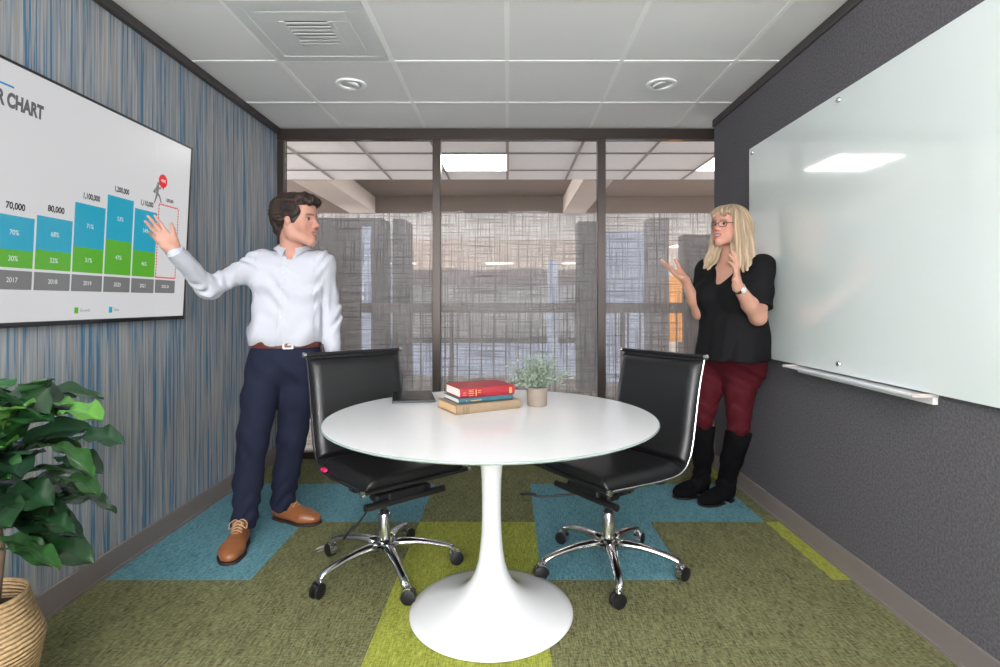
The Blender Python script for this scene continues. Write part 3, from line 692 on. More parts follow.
def make_chair(label, lever_end, base_rot, tags, railm):
    r = empty('office_chair', (0, 0, 0), label, 'chair')
    kw = dict(parent=r, local=True)
    nS = 6*5+2
    pad(1, 6*5-1, .036, .230).build('seat', M['leather'], smooth=True, angle=60, **kw)
    pad(6*6-4, len(PR)-1, .024, .230).build('backrest', M['leather'], smooth=True, angle=60, **kw)
    q = MB()      # sling sheet under both pads
    vs = []; k = len(PR)
    for s in (-1, 1):
        for o_ in (0, -.005):
            for p, nn in zip(PR, NN): vs.append(p+Vector((0, s*(HW-.004), 0))+nn*o_)
    fs = []
    for i in range(k-1):
        fs += [(i, i+1, 2*k+i+1, 2*k+i), (k+i, 3*k+i, 3*k+i+1, k+i+1), (i, k+i, k+i+1, i+1), (2*k+i, 2*k+i+1, 3*k+i+1, 3*k+i)]
    q.add(vs, fs); q.build('sling', M['leather'], smooth=True, angle=40, **kw)
    for s in (-1, 1):
        q = MB(); q.tube([p+Vector((0, s*HW, 0))-nn*.009 for p, nn in zip(PR, NN)], .0034, 8, sy=1.3); q.build('side_rail', railm, smooth=True, angle=50, **kw)
    for (x, z) in ((PR[0].x+.004, PR[0].z), (PR[-1].x, PR[-1].z+.004)):
        q = MB(); q.tube([(x, -HW-.006, z), (x, HW+.006, z)], .009, 12); rb = q.build('cross_rod', M['leather'], smooth=True, angle=50, **kw)
        for s in (-1, 1):
            q = MB(); q.tube([(x, s*(HW+.004), z), (x, s*(HW+.010), z), (x, s*(HW+.012), z), (x, s*(HW+.018), z), (x, s*(HW+.021), z)], [.010, .010, .0125, .0125, .006], 14); q.build('bolt', M['chrome'], rb, smooth=True, local=True, angle=40)
    for x in (-.10, .10):      # curved stretchers under the seat
        q = MB(); q.tube(smooth_path([(x, -HW+.004, .428), (x*.9, -.19, .408), (x*.75, -.06, .396), (x*.75, .06, .396), (x*.9, .19, .408), (x, HW-.004, .428)], 5), .007, 8); q.build('stretcher', M['blackp'], smooth=True, **kw)
    q = MB(); q.rbox((-.12, -.085, .355), (.15, .085, .392), .01); q.rbox((-.09, -.055, .325), (.09, .055, .356), .01); q.rbox((.06, -.13, .350), (.13, .13, .385), .012); q.build('tilt_mechanism', M['blackp'], **kw)
    q = MB(); q.tube([(.14, -.185, .352), (.14, .185, .352)], .015, 16); q.build('torsion_bar', M['blackp'], smooth=True, angle=40, **kw)
    q = MB(); e = Vector(lever_end); m_ = Vector((e.x*.35+.03, e.y*.45, .325)); q.tube(smooth_path([(.03, 0 if e.y < 0 else 0, .340), m_, e.lerp(m_, .25)+Vector((0, 0, -.01)), e], 6), .0045, 8)
    lv = q.build('lever', M['blackp'], smooth=True, **kw)
    dd = (e-m_).normalized(); q = MB(); q.tube([e-dd*.03, e-dd*.02, e+dd*.0, e+dd*.035, e+dd*.042], [.006, .011, .013, .012, .005], 12, sy=.5); q.build('paddle', M['blackp'], lv, smooth=True, local=True)
    q = MB(); q.lathe([(.0, .085), (.026, .085), (.0265, .10), (.0265, .245), (.024, .250), (0, .250)], 28); q.build('gas_column', M['chrome'], smooth=True, angle=40, **kw)
    q = MB(); q.lathe([(.019, .249), (.019, .262), (.012, .264), (.012, .33), (0, .33)], 24); q.build('piston', M['blackp'], smooth=True, angle=40, **kw)
    q = MB(); q.lathe([(0, .082), (.036, .084), (.044, .095), (.044, .112), (.036, .132), (.028, .140), (0, .140)], 32); q.build('hub', M['chrome'], smooth=True, angle=50, **kw)
    for k in range(5):
        a = base_rot+2*PI*k/5; d = Vector((math.cos(a), math.sin(a), 0)); sd = Vector((-d.y, d.x, 0))
        st_ = [(.030, .113, .021, .020), (.08, .119, .019, .016), (.14, .117, .016, .013), (.20, .107, .014, .011), (.255, .094, .0135, .010), (.285, .083, .014, .012), (.297, .071, .014, .010), (.300, .062, .012, .006)]
        q = MB(); vs = []; seg = 12
        for (u, z, w, h_) in st_:
            tl = Vector((0, 0, 1)) if u < .27 else (Vector((0, 0, 1))*.5+d*.8).normalized()
            for j in range(seg):
                th = 2*PI*j/seg; vs.append(d*u+Vector((0, 0, z))+sd*math.cos(th)*w*1.25+tl*math.sin(th)*h_*1.15)
        n = len(st_); fs = [(i*seg+j, i*seg+(j+1) % seg, (i+1)*seg+(j+1) % seg, (i+1)*seg+j) for i in range(n-1) for j in range(seg)]+[tuple(range(seg)), tuple(range((n-1)*seg, n*seg))]
        q.add(vs, fs); leg = q.build('leg', M['chrome'], smooth=True, **kw)
        rnd = random.Random(k*3+int(base_rot*10)); ca = a+rnd.uniform(-1, 1)*1.2+PI/2; ax = Vector((math.cos(ca), math.sin(ca), 0)); fw = Vector((-ax.y, ax.x, 0))
        c = d*.300+Vector((0, 0, .0298))-fw*.012
        q = MB()
        for s in (-1, 1):
            rot = ax.to_track_quat('Z', 'Y').to_matrix().to_4x4()
            q.cur = 0; q.lathe([(0, .0), (.020, .0), (.0285, .003), (.0295, .008), (.0285, .013), (.019, .016), (0, .0165)], 28, c+ax*(.004 if s > 0 else -.004-.0165), rot)
        q.cur = 1
        pts = []
        vs = []; fs = []
        for j in range(9):
            th = -.3+j/8*2.2
            pp_ = c+fw*(math.cos(th)*.0335)+Vector((0, 0, math.sin(th)*.0335))
            vs += [pp_-ax*.016, pp_+ax*.016]
            pi_ = c+fw*(math.cos(th)*.0312)+Vector((0, 0, math.sin(th)*.0312)); vs += [pi_-ax*.016, pi_+ax*.016]
        for j in range(8):
            b_ = j*4; fs += [(b_, b_+1, b_+5, b_+4), (b_+2, b_+6, b_+7, b_+3), (b_, b_+4, b_+6, b_+2), (b_+1, b_+3, b_+7, b_+5)]
        q.add(vs, fs); q.box((-.0045, -.012, .012), (.0045, .012, .028), Matrix.Translation(c) @ Matrix.Rotation(ca, 4, 'Z'))
        q.build('caster', [M['rubber'], M['chrome']], leg, smooth=True, local=True, angle=40)
        if k in tags:
            q = MB(); Mt = Matrix.Translation(c+Vector((0, 0, .012))-fw*.0+d*.02) @ Matrix.Rotation(a+.2, 4, 'Z') @ Matrix.Rotation(.35, 4, 'Y'); q.box((.01, -.018, 0), (.055, .018, .0012), Mt)
            q.box((.012, -.016, -.012), (.05, .018, -.010), Mt)
            w = q.build('paper_tag', M['silver'], leg, local=True); w['label'] = 'silvery paper tag hanging from the caster'
    return r
FA = math.atan2(-.76, .65)
ch1 = make_chair('black leather armless swivel chair on the left, beside the man', (-.03, -.17, .205), math.radians(10)-FA, (2,), mat('dark_rail', rgb(60, 60, 64), .35, metal=.8))  # darker rail colour stands in for dark reflections on the same metal
ch1.location = (-.512, 2.385, 0); ch1.rotation_euler = (0, 0, FA)
for c_ in ch1.children:
    if c_.name.split('.')[0] in ('leg', 'hub', 'gas_column', 'piston'): c_.location = Matrix.Rotation(-FA, 3, 'Z') @ Vector((-.024, 0, 0))
q = MB(); q.box((-.15, -.247, .447), (-.115, -.2315, .458)); w = q.build('fabric_tag', M['pink'], ch1, local=True); w['label'] = 'small bright pink tag on the seat edge'
FB = math.atan2(-.57, -.82)
ch2 = make_chair('black leather armless swivel chair on the right, in front of the woman', (.28, -.20, .325), math.radians(52)-FB, (), M['chrome'])
ch2.location = (.438, 2.395, 0); ch2.rotation_euler = (0, 0, FB)

# ------------------------------------------------------------------ fiddle leaf plant in a basket
bx, by = -1.405, 1.45
fp = empty('potted_fig_tree', (bx, by, 0), 'leafy green fiddle leaf fig in a woven seagrass basket in the left corner', 'plant')
q = MB(); q.lathe([(0, .004), (.095, .002), (.105, .02), (.118, .08), (.132, .17), (.143, .23), (.146, .255), (.140, .275), (.122, .33), (.110, .375), (.108, .384), (.103, .384), (.105, .37), (.115, .33), (.13, .27), (.0, .26)], 56, (bx, by, 0)); q.build('basket', M['seagrass'], fp, smooth=True)
q = MB(); q.lathe([(.112, .325), (.05, .332), (0, .335)], 24, (bx, by, 0)); q.build('soil', M['soil'], fp)
q = MB(); q.tube([(bx+.05, by, .32), (bx+.065, by+.005, .5), (bx+.05, by, .65), (bx+.03, by, .80), (bx+.04, by, .90)], [.010, .009, .008, .007, .004], 10); q.tube([(bx-.02, by+.02, .36), (bx-.03, by, .55), (bx-.05, by+.02, .75), (bx-.05, by, .86)], [.009, .008, .006, .004], 8)
q.build('trunk', M['bark'], fp, smooth=True)
q = MB(); rnd = random.Random(11)
def leaf(base, tip, w, colr, bow=.03, roll=0.0):
    base = Vector(base); tip = Vector(tip); d = tip-base; L = d.length; dn = d.normalized()
    sd = dn.cross(Vector((0, 0, 1)))
    if sd.length < .1: sd = Vector((1, 0, 0))
    sd.normalize(); up = sd.cross(dn).normalized()
    sd = (sd*math.cos(roll)+up*math.sin(roll)).normalized(); up = sd.cross(dn).normalized()
    nU, nV = 20, 8; vs = []; cs = []
    for lay in (0, 1):
        for i in range(nU+1):
            u = i/nU; ww = w*(math.sin(PI*min(1, u**1.15))**.75)*(.62+.62*u) if 0 < u < 1 else .002
            cc = base+d*u+up*bow*math.sin(PI*u)*L/.2-Vector((0, 0, 1))*.02*u*u
            for j in range(nV+1):
                v = -1+2*j/nV; fold = abs(v)*ww*.30
                p = cc+sd*v*ww+up*(fold+.006*math.sin(u*19+abs(v)*2)*abs(v)-(.0012 if lay else 0))
                vs.append(p)
                vein = .55 if j == nV//2 else (.0 if (i+j) % 3 else .06)
                cs.append(tuple(min(1, x*(1+vein)) for x in colr)+(1,))
    k = (nU+1)*(nV+1); fs = []
    for i in range(nU):
        for j in range(nV):
            a = i*(nV+1)+j; fs.append((a, a+1, a+nV+2, a+nV+1)); fs.append((k+a, k+a+nV+1, k+a+nV+2, k+a+1))
    q.col = None; q.add(vs, fs); q.c += cs
DK, MD, LT = (.010, .034, .013), (.020, .068, .018), (.06, .17, .028)
def W_(px, py, y=by): return ((px-508)*y/550, y, CH-(py-302)*y/550)
spec = [((37, 405), (54, 371), .05, MD, -.02), ((28, 418), (78, 399), .045, LT, .0), ((62, 414), (117, 410), .048, LT, -.05), ((70, 440), (120, 439), .040, DK, .02), ((44, 442), (110, 463), .04, MD, -.06), ((50, 460), (95, 470), .045, DK, .03),
        ((60, 478), (111, 484), .036, MD, -.04), ((55, 500), (111, 509), .034, DK, .02), ((30, 520), (84, 522), .034, DK, -.03), ((10, 545), (84, 548), .036, MD, -.08), ((0, 535), (58, 556), .034, MD, -.02),
        ((20, 425), (66, 392), .05, LT, -.12), ((5, 430), (2, 372), .05, MD, -.06), ((10, 440), (30, 388), .05, DK, .04), ((8, 460), (40, 430), .055, LT, -.10), ((0, 480), (52, 440), .055, DK, -.06), ((5, 495), (70, 492), .06, DK, -.05),
        ((0, 510), (60, 470), .06, MD, .05), ((0, 470), (44, 405), .055, MD, -.03), ((0, 520), (48, 525), .055, DK, .0), ((-10, 450), (20, 420), .055, DK, -.12), ((-5, 500), (36, 505), .055, DK, -.12), ((-5, 530), (40, 500), .055, DK, .10)]
for (a, b, w, c, dy) in spec:
    p0 = Vector(W_(*a)); p1 = Vector(W_(*b)); p0.y += dy*.4; p1.y += dy
    leaf(p0, p1, w*.85, tuple(x*rnd.uniform(.85, 1.15) for x in c), .022, rnd.uniform(-.5, .5))
for i in range(80):
    z = rnd.uniform(.50, .92); th = rnd.uniform(0, 2*PI); L = rnd.uniform(.15, .23); el = rnd.uniform(-.25, .6)+(z-.6)*1.2
    b0 = Vector((bx+.02+.05*math.cos(th), by+.05*math.sin(th), z))
    e = b0+Vector((math.cos(th)*math.cos(el), math.sin(th)*math.cos(el), math.sin(el)))*L
    e.x = max(e.x, XL+.03); e.x = min(e.x, -1.12); e.z = min(e.z, .955-.25*max(0, e.x+1.38))
    leaf(b0, e, rnd.uniform(.042, .058), tuple(x*rnd.uniform(.8, 1.2) for x in (MD if rnd.random() < .35 else DK)), .02, rnd.uniform(-.5, .5))
q.build('foliage', M['leafm'], fp, smooth=True)

# ------------------------------------------------------------------ camera and light
cam = bpy.data.cameras.new('camera'); co = bpy.data.objects.new('camera', cam); col.objects.link(co)
co.location = (0, 0, CH); co.rotation_euler = (PI/2, 0, 0); cam.sensor_width = 36; cam.lens = 19.8; cam.shift_x = -.008; cam.shift_y = -.0315; cam.clip_start = .05
sc.camera = co
w = bpy.data.worlds.new('world'); sc.world = w; w.use_nodes = True
w.node_tree.nodes['Background'].inputs[0].default_value = (.75, .8, .9, 1); w.node_tree.nodes['Background'].inputs[1].default_value = .4
sc.view_settings.view_transform = 'Standard'; sc.view_settings.look = 'None'; sc.view_settings.exposure = 0.0; sc.view_settings.gamma = 1; sc.view_settings.use_curve_mapping = False
# ------------------------------------------------------------------ smooth figures: signed-distance shapes meshed with surface nets
def V3(*a): return np.array(a, dtype=np.float64)
def nrm(v): v = np.array(v, dtype=np.float64); return v/np.linalg.norm(v)
def cone(a, b, r1, r2, k=.012):
    a = np.array(a, float); b = np.array(b, float); ab = b-a; L2 = max(ab@ab, 1e-12)
    def f(P):
        t = np.clip(((P-a)@ab)/L2, 0, 1)
        return np.linalg.norm(P-(a+t[:, None]*ab), axis=1)-(r1+(r2-r1)*t)
    return [f, k, 0]
def ell(c, r, k=.012, ax=None):
    c = np.array(c, float); r = np.array(r, float); A = np.eye(3) if ax is None else np.array(ax, float)
    def f(P):
        q = (P-c)@A.T; k0 = np.linalg.norm(q/r, axis=1); k1 = np.linalg.norm(q/(r*r), axis=1)+1e-9
        return k0*(k0-1)/k1
    return [f, k, 0]
def flatcone(a, b, r1, r2, wide, flat, k=.012):      # capsule squashed across the given axis
    a = np.array(a, float); b = np.array(b, float); w = nrm(wide)
    def sq(P): return P+((P@w)*(1/flat-1))[:, None]*w
    a2 = sq(a[None])[0]; b2 = sq(b[None])[0]; ab = b2-a2; L2 = ab@ab
    def f(P):
        Q = sq(P); t = np.clip(((Q-a2)@ab)/L2, 0, 1)
        return (np.linalg.norm(Q-(a2+t[:, None]*ab), axis=1)-(r1+(r2-r1)*t))*flat
    return [f, k, 0]
def cr_interp(zk, vk, n=80):
    zk = np.array(zk, float); vk = np.array(vk, float); zz = np.linspace(zk[0], zk[-1], n); m = np.gradient(vk, zk)
    i = np.clip(np.searchsorted(zk, zz)-1, 0, len(zk)-2); h = zk[i+1]-zk[i]; t = (zz-zk[i])/h
    return zz, (2*t**3-3*t**2+1)*vk[i]+(t**3-2*t**2+t)*h*m[i]+(-2*t**3+3*t**2)*vk[i+1]+(t**3-t**2)*h*m[i+1]
def loft(rows, yaw=0, n=2.3, k=.02, caps=True):      # rows: (z, cx, cy, half width, half depth)
    R_ = np.array(rows, float); R_ = R_[np.argsort(R_[:, 0])]; z = R_[:, 0]
    tabs = [cr_interp(z, R_[:, j]) for j in range(1, 5)]; c, s = math.cos(yaw), math.sin(yaw)
    def f(P):
        zz = P[:, 2]; cx, cy, w, d = [np.interp(zz, a, b) for a, b in tabs]
        x = P[:, 0]-cx; y = P[:, 1]-cy; u = np.abs(x*c+y*s)/w; v = np.abs(-x*s+y*c)/d
        dd = ((u**n+v**n)**(1/n)-1)*np.minimum(w, d)
        return np.maximum(dd, np.maximum(z[0]-zz, zz-z[-1]))
    return [f, k, 0]
def sub(p, k=.008): return [p[0], k, 1]
def keep(p, k=.004): return [p[0], k, 2]             # intersection
def plane(pt, n): pt = np.array(pt, float); n = nrm(n); return [lambda P: (P-pt)@n, .003, 2]      # keeps the side opposite to n
def xform(prims, c, Mx, s=1.0):                        # Mx columns are the local axes in world space
    c = np.array(c, float); Mx = np.array(Mx, float)
    return [[(lambda P, f=f: f(((P-c)@Mx)/s)*s), k*s, op] for f, k, op in prims]
def evaluate(prims, P):
    d = None
    for f, k, op in prims:
        e = f(P)
        if d is None:
            if op == 0: d = e
            continue
        if op == 0:
            h = np.maximum(k-np.abs(d-e), 0)/k; d = np.minimum(d, e)-h*h*k*.25
        else:
            if op == 1: e = -e
            h = np.maximum(k-np.abs(d-e), 0)/k; d = np.maximum(d, e)+h*h*k*.25
    return d
def mesh_sdf(name, prims, lo, hi, h, m, parent, disp=None, colf=None, relax=1, keep_below=None, B_=14):
    lo = np.array(lo, float); hi = np.array(hi, float); nb = np.ceil((hi-lo)/h/B_).astype(int); N = nb*B_+1
    F = np.full(tuple(N), 1.0, dtype=np.float32); rb = h*B_*math.sqrt(3)/2
    bi = np.stack(np.meshgrid(*[np.arange(k) for k in nb], indexing='ij'), -1).reshape(-1, 3)
    C = lo+(bi+.5)*B_*h
    vals = [p[0](C) for p in prims]; D = evaluate([[lambda P, v=v: v, p[1], p[2]] for v, p in zip(vals, prims)], C)
    vals = np.array(vals); near = np.abs(D) < rb*1.6+.03
    g = np.arange(B_+1)*h; G = np.stack(np.meshgrid(g, g, g, indexing='ij'), -1).reshape(-1, 3)
    for b in np.nonzero(~near)[0]:
        i, j, k = bi[b]*B_; F[i:i+B_+1, j:j+B_+1, k:k+B_+1] = 1.0 if D[b] > 0 else -1.0
    unions = np.array([p[2] == 0 for p in prims]); um = vals[unions].min(0)
    for b in np.nonzero(near)[0]:
        P = lo+bi[b]*B_*h+G
        act = [p for q, p in enumerate(prims) if (p[2] == 0 and vals[q, b] < um[b]+2.4*rb+.04) or (p[2] == 1 and vals[q, b] < 1.4*rb+.03) or p[2] == 2]
        d = evaluate(act, P)
        if disp is not None: d = d+disp(P)
        i, j, k = bi[b]*B_; F[i:i+B_+1, j:j+B_+1, k:k+B_+1] = d.reshape(B_+1, B_+1, B_+1)
    F[0] = np.maximum(F[0], .001); F[-1] = np.maximum(F[-1], .001); F[:, 0] = np.maximum(F[:, 0], .001); F[:, -1] = np.maximum(F[:, -1], .001); F[:, :, 0] = np.maximum(F[:, :, 0], .001); F[:, :, -1] = np.maximum(F[:, :, -1], .001)
    S_ = F < 0
    cnt = sum(S_[a:N[0]-1+a, b:N[1]-1+b, c:N[2]-1+c].astype(np.int8) for a in (0, 1) for b in (0, 1) for c in (0, 1))
    ci = np.argwhere((cnt > 0) & (cnt < 8)); idx = np.full(tuple(N-1), -1, dtype=np.int32); idx[ci[:, 0], ci[:, 1], ci[:, 2]] = np.arange(len(ci))
    acc = np.zeros((len(ci), 3)); num = np.zeros(len(ci))
    cor = [(a, b, c) for a in (0, 1) for b in (0, 1) for c in (0, 1)]
    fv = {c: F[ci[:, 0]+c[0], ci[:, 1]+c[1], ci[:, 2]+c[2]].astype(float) for c in cor}
    for c in cor:
        for ax in range(3):
            if c[ax] == 0:
                e = list(c); e[ax] = 1; e = tuple(e); a, b = fv[c], fv[e]; cr = (a < 0) != (b < 0)
                t = np.where(cr, a/np.where(cr, a-b, 1), 0); p = np.zeros((len(ci), 3)); p += np.array(c); p[:, ax] += t
                acc += p*cr[:, None]; num += cr
    V = lo+(ci+acc/num[:, None])*h
    faces = []
    for ax in range(3):
        o1, o2 = [(1, 2), (2, 0), (0, 1)][ax]
        sl0 = [slice(None)]*3; sl1 = [slice(None)]*3; sl0[ax] = slice(0, N[ax]-1); sl1[ax] = slice(1, N[ax])
        A, Bb = S_[tuple(sl0)], S_[tuple(sl1)]
        e = np.argwhere(A != Bb)
        ok = (e[:, o1] > 0) & (e[:, o2] > 0) & (e[:, o1] < N[o1]-1) & (e[:, o2] < N[o2]-1); e = e[ok]
        fl_ = A[e[:, 0], e[:, 1], e[:, 2]]
        def at(d1, d2):
            q = e.copy(); q[:, o1] -= d1; q[:, o2] -= d2; return idx[q[:, 0], q[:, 1], q[:, 2]]
        qd = np.stack([at(1, 1), at(0, 1), at(0, 0), at(1, 0)], 1); qd[~fl_] = qd[~fl_][:, ::-1]
        faces.append(qd)
    Q = np.concatenate(faces); Q = Q[(Q >= 0).all(1)]
    for _ in range(relax):
        s = np.zeros_like(V); n_ = np.zeros(len(V))
        for a in range(4):
            np.add.at(s, Q[:, a], V[Q[:, (a+1) % 4]]); np.add.at(n_, Q[:, a], 1)
            np.add.at(s, Q[:, a], V[Q[:, (a+3) % 4]]); np.add.at(n_, Q[:, a], 1)
        V = V*.5+.5*s/np.maximum(n_, 1)[:, None]
    me = bpy.data.meshes.new(name); me.vertices.add(len(V)); me.vertices.foreach_set('co', V.astype(np.float32).ravel())
    me.loops.add(len(Q)*4); me.loops.foreach_set('vertex_index', Q.astype(np.int32).ravel())
    me.polygons.add(len(Q)); me.polygons.foreach_set('loop_start', np.arange(0, len(Q)*4, 4, dtype=np.int32))
    me.update(calc_edges=True); me.validate(); me.shade_smooth(); me.materials.append(m)
    if colf is not None:
        c = np.ones((len(V), 4), np.float32); c[:, :3] = colf(V); at_ = me.color_attributes.new('Col', 'FLOAT_COLOR', 'POINT'); at_.data.foreach_set('color', c.ravel())
    o = bpy.data.objects.new(name, me); col.objects.link(o); o.parent = parent; o.location = -wloc(parent)
    return o
def folds(P, k1, k2, amp, ph=0):
    w = np.sin(P@np.array(k2)+ph)*1.3
    return -amp*(1-np.abs(np.sin(P@np.array(k1)+w+ph*.7))**.6*1.0)*(.5+.5*np.sin(P@(np.array(k2)*.6)+ph*2+1))
def bumpy(P, f, amp, ph=0):
    x, y, z = P[:, 0], P[:, 1], P[:, 2]
    return amp*(np.sin(f*(x+.4*z)+2*np.sin(f*.5*y+ph)+ph)*np.sin(f*(y-.3*x)+1.5*np.sin(f*.6*z)+1.3*ph)+.6*np.sin(f*1.3*z+2.2*np.sin(f*.7*x+ph)+f*.5*y))

def head_prims(smile=0, female=False):
    p = [ell((0, -.018, .042), (.074, .094, .084), .02), ell((0, .025, .0), (.063, .068, .085), .03), ell((0, .040, -.04), (.052, .052, .062), .03)]
    for s in (-1, 1):
        p += [cone((s*.056, -.012, -.035), (s*.050, .004, -.070), .016, .016, .025), cone((s*.050, .004, -.070), (s*.012, .076, -.102), .016, .015, .025),
              ell((s*.040, .062, -.030), (.022, .020, .020), .02), cone((s*.012, .083, .025), (s*.044, .068, .022), .009, .008, .014)]
    p += [ell((0, .074, -.100), (.019, .016, .015), .018), ell((0, .060, .055), (.050, .030, .038), .03)]
    p += [cone((0, .082, .020), (0, .106, -.020), .0075, .0095, .012), ell((0, .108, -.023), (.0115, .0115, .0095), .008)]
    for s in (-1, 1): p += [ell((s*.0125, .098, -.028), (.0075, .010, .0075), .008)]
    for s in (-1, 1): p.append(sub(ell((s*.031, .090, .007), (.017, .014, .010)), .012))
    for s in (-1, 1): p += [ell((s*.030, .0705, .006), (.0125, .0125, .0125), .003), cone((s*.016, .0845, .0125), (s*.044, .072, .010), .0042, .0042, .004), cone((s*.017, .082, -.004), (s*.042, .072, -.004), .0035, .0035, .004)]
    p += [ell((0, .082, -.060), (.030, .014, .018), .015)]
    if female: p += [ell((s*.040, .050, -.055), (.026, .026, .030), .02) for s in (-1, 1)]
    w = .026 if smile else .022
    up = .006 if smile else 0
    for s in (-1, 1): p += [cone((0, .0965, -.0545), (s*w, .081, -.056+up), .0048, .003, .004), cone((0, .0940, -.0690), (s*w, .080, -.058+up), .0052, .003, .004)]
    if smile: p.append(sub(ell((0, .098, -.0605), (.020, .008, .0040)), .003)); p.append(ell((0, .085, -.0605), (.019, .005, .005), .002))
    for s in (-1, 1):
        p += [ell((s*.077, .000, -.006), (.006, .012, .022), .008), ell((s*.079, -.004, .001), (.005, .012, .015), .006)]
        p.append(sub(ell((s*.086, .004, -.002), (.006, .007, .013)), .004))
    return p
def head_color(L, base, lip, brow, smile=0, iris=(.12, .09, .06)):
    x, y, z = L[:, 0], L[:, 1], L[:, 2]; c = np.tile(np.array(base), (len(L), 1)); ax = np.abs(x)
    def blend(mask, colr): c[:] = c*(1-mask[:, None])+np.array(colr)*mask[:, None]
    def soft(v, a, b): return np.clip((v-a)/(b-a), 0, 1)
    rosy = np.exp(-(((ax-.042)/.02)**2+((z+.03)/.02)**2))*(y > .03)*.45; blend(rosy, (base[0]*1.0, base[1]*.72, base[2]*.68))
    blend(np.exp(-((x/.016)**2+((z+.024)/.012)**2))*(y > .09)*.5, (base[0]*1.0, base[1]*.7, base[2]*.66))
    up = .006*(ax/.026)**2 if smile else 0
    e = 1-soft(np.sqrt((x/.027)**2+((z+.0615-up)/.0125)**2), .85, 1.05); blend(e*(y > .072), lip)
    if smile:
        e = 1-soft(np.sqrt((x/.019)**2+((z+.0605-up)/.0045)**2), .8, 1.1); blend(e*(y > .072), (.60, .55, .50))
    zb = .028-((ax-.028)/.03)**2*.006
    e = (1-soft(np.abs(z-zb), .0025, .0055))*soft(ax, .008, .013)*(1-soft(ax, .046, .054))*(y > .05); blend(e*.85, brow)
    d = np.sqrt((ax-.030)**2+(y-.0705)**2+(z-.006)**2); ee = (d < .0150)*(y > .072)*(np.abs(z-.006) < .0075); blend(ee*1.0, (.38, .30, .27))
    ii = ee*(np.sqrt((ax-.0295)**2+(z-.006)**2) < .0075); blend(ii*1.0, tuple(x*.4 for x in iris))
    ll = (d < .017)*(y > .07)*(np.abs(z-.0135) < .0022); blend(ll*.8, (.06, .04, .035))
    return c
def hand_prims(w, d, n, s, L=1.0, curls=(.3, .35, .4, .5), spread=.10, thumb=(.75, .15), bends=None):
    """w wrist, d towards the fingers, n the way the palm faces, s towards the thumb."""
    w = np.array(w, float); d = nrm(d); n = nrm(np.array(n)-d*(np.array(n)@d)); s_ = np.cross(d, n); s = s_ if s_@np.array(s) > 0 else -s_
    P = []; f = []
    off = [.029, .0095, -.0095, -.027]; kd = [.088, .091, .086, .078]; ln = [(.042, .025, .021), (.046, .029, .022), (.043, .027, .022), (.033, .021, .019)]; rr = [.0092, .0094, .009, .0080]
    pr = [flatcone(w-d*.010*L, w+d*.02*L, .027*L, .028*L, n, .72, .015)]
    for i in range(4):
        k = w+(d*kd[i]+s*off[i])*L
        pr.append(cone(w+(d*.012+s*off[i]*.62)*L, k, .0135*L, .0108*L, .014))
        a = spread*(1.5-i)/1.5; dd = nrm(d*math.cos(a)+s*math.sin(a)); cur = curls[i]; p0 = k; ang = cur*.55; r = rr[i]*L
        for j, l in enumerate(ln[i]):
            dj = dd*math.cos(ang)+n*math.sin(ang); p1 = p0+dj*l*L
            pr.append(cone(p0, p1, r*(1-.10*j), r*(.93-.12*j), .0045)); p0 = p1; ang += cur*(.9 if j == 0 else .6)
    pr.append(ell(w+(d*.035+s*.026+n*.010)*L, (.020*L, .020*L, .016*L), .012)); pr.append(ell(w+(d*.035-s*.022+n*.006)*L, (.017*L, .017*L, .013*L), .012))
    ta, tn = thumb
    t0 = w+(d*.018+s*.022+n*.006)*L; td = nrm(d*math.cos(ta)+s*math.sin(ta)+n*tn); t1 = t0+td*.042*L; td2 = nrm(td+d*.15); t2 = t1+td2*.034*L; td3 = nrm(td2+d*.25); t3 = t2+td3*.026*L
    pr += [cone(t0, t1, .0155*L, .0115*L, .014), cone(t1, t2, .0108*L, .0100*L, .005), cone(t2, t3, .0100*L, .0075*L, .004)]
    return pr
def frame(f):
    f = nrm(f); r = nrm(np.cross(f, (0, 0, 1))); u = np.cross(r, f); return np.stack([r, f, u], 1)      # columns: right, forward, up
def shoe_prims(heel, toe, k=.02, hgt=1.0):
    h_ = np.array(heel, float); t_ = np.array(toe, float); d = nrm(t_-h_); L = np.linalg.norm(t_-h_); s = np.cross(d, (0, 0, 1))
    def p(u, v, z): return h_+d*u*L+s*v+np.array((0, 0, z))
    pr = [cone(p(.13, 0, .045), p(.30, 0, .048), .033, .034, k), flatcone(p(.30, 0, .040), p(.70, .004, .036), .042, .051, (0, 0, 1), .75, k), flatcone(p(.70, .004, .034), p(.86, 0, .030), .051, .042, (0, 0, 1), .68, k),
          cone(p(.18, 0, .06), p(.20, 0, .10), .036, .038, k), cone(p(.27, 0, .092), p(.58, 0, .056), .032, .028, k)]
    return pr, p

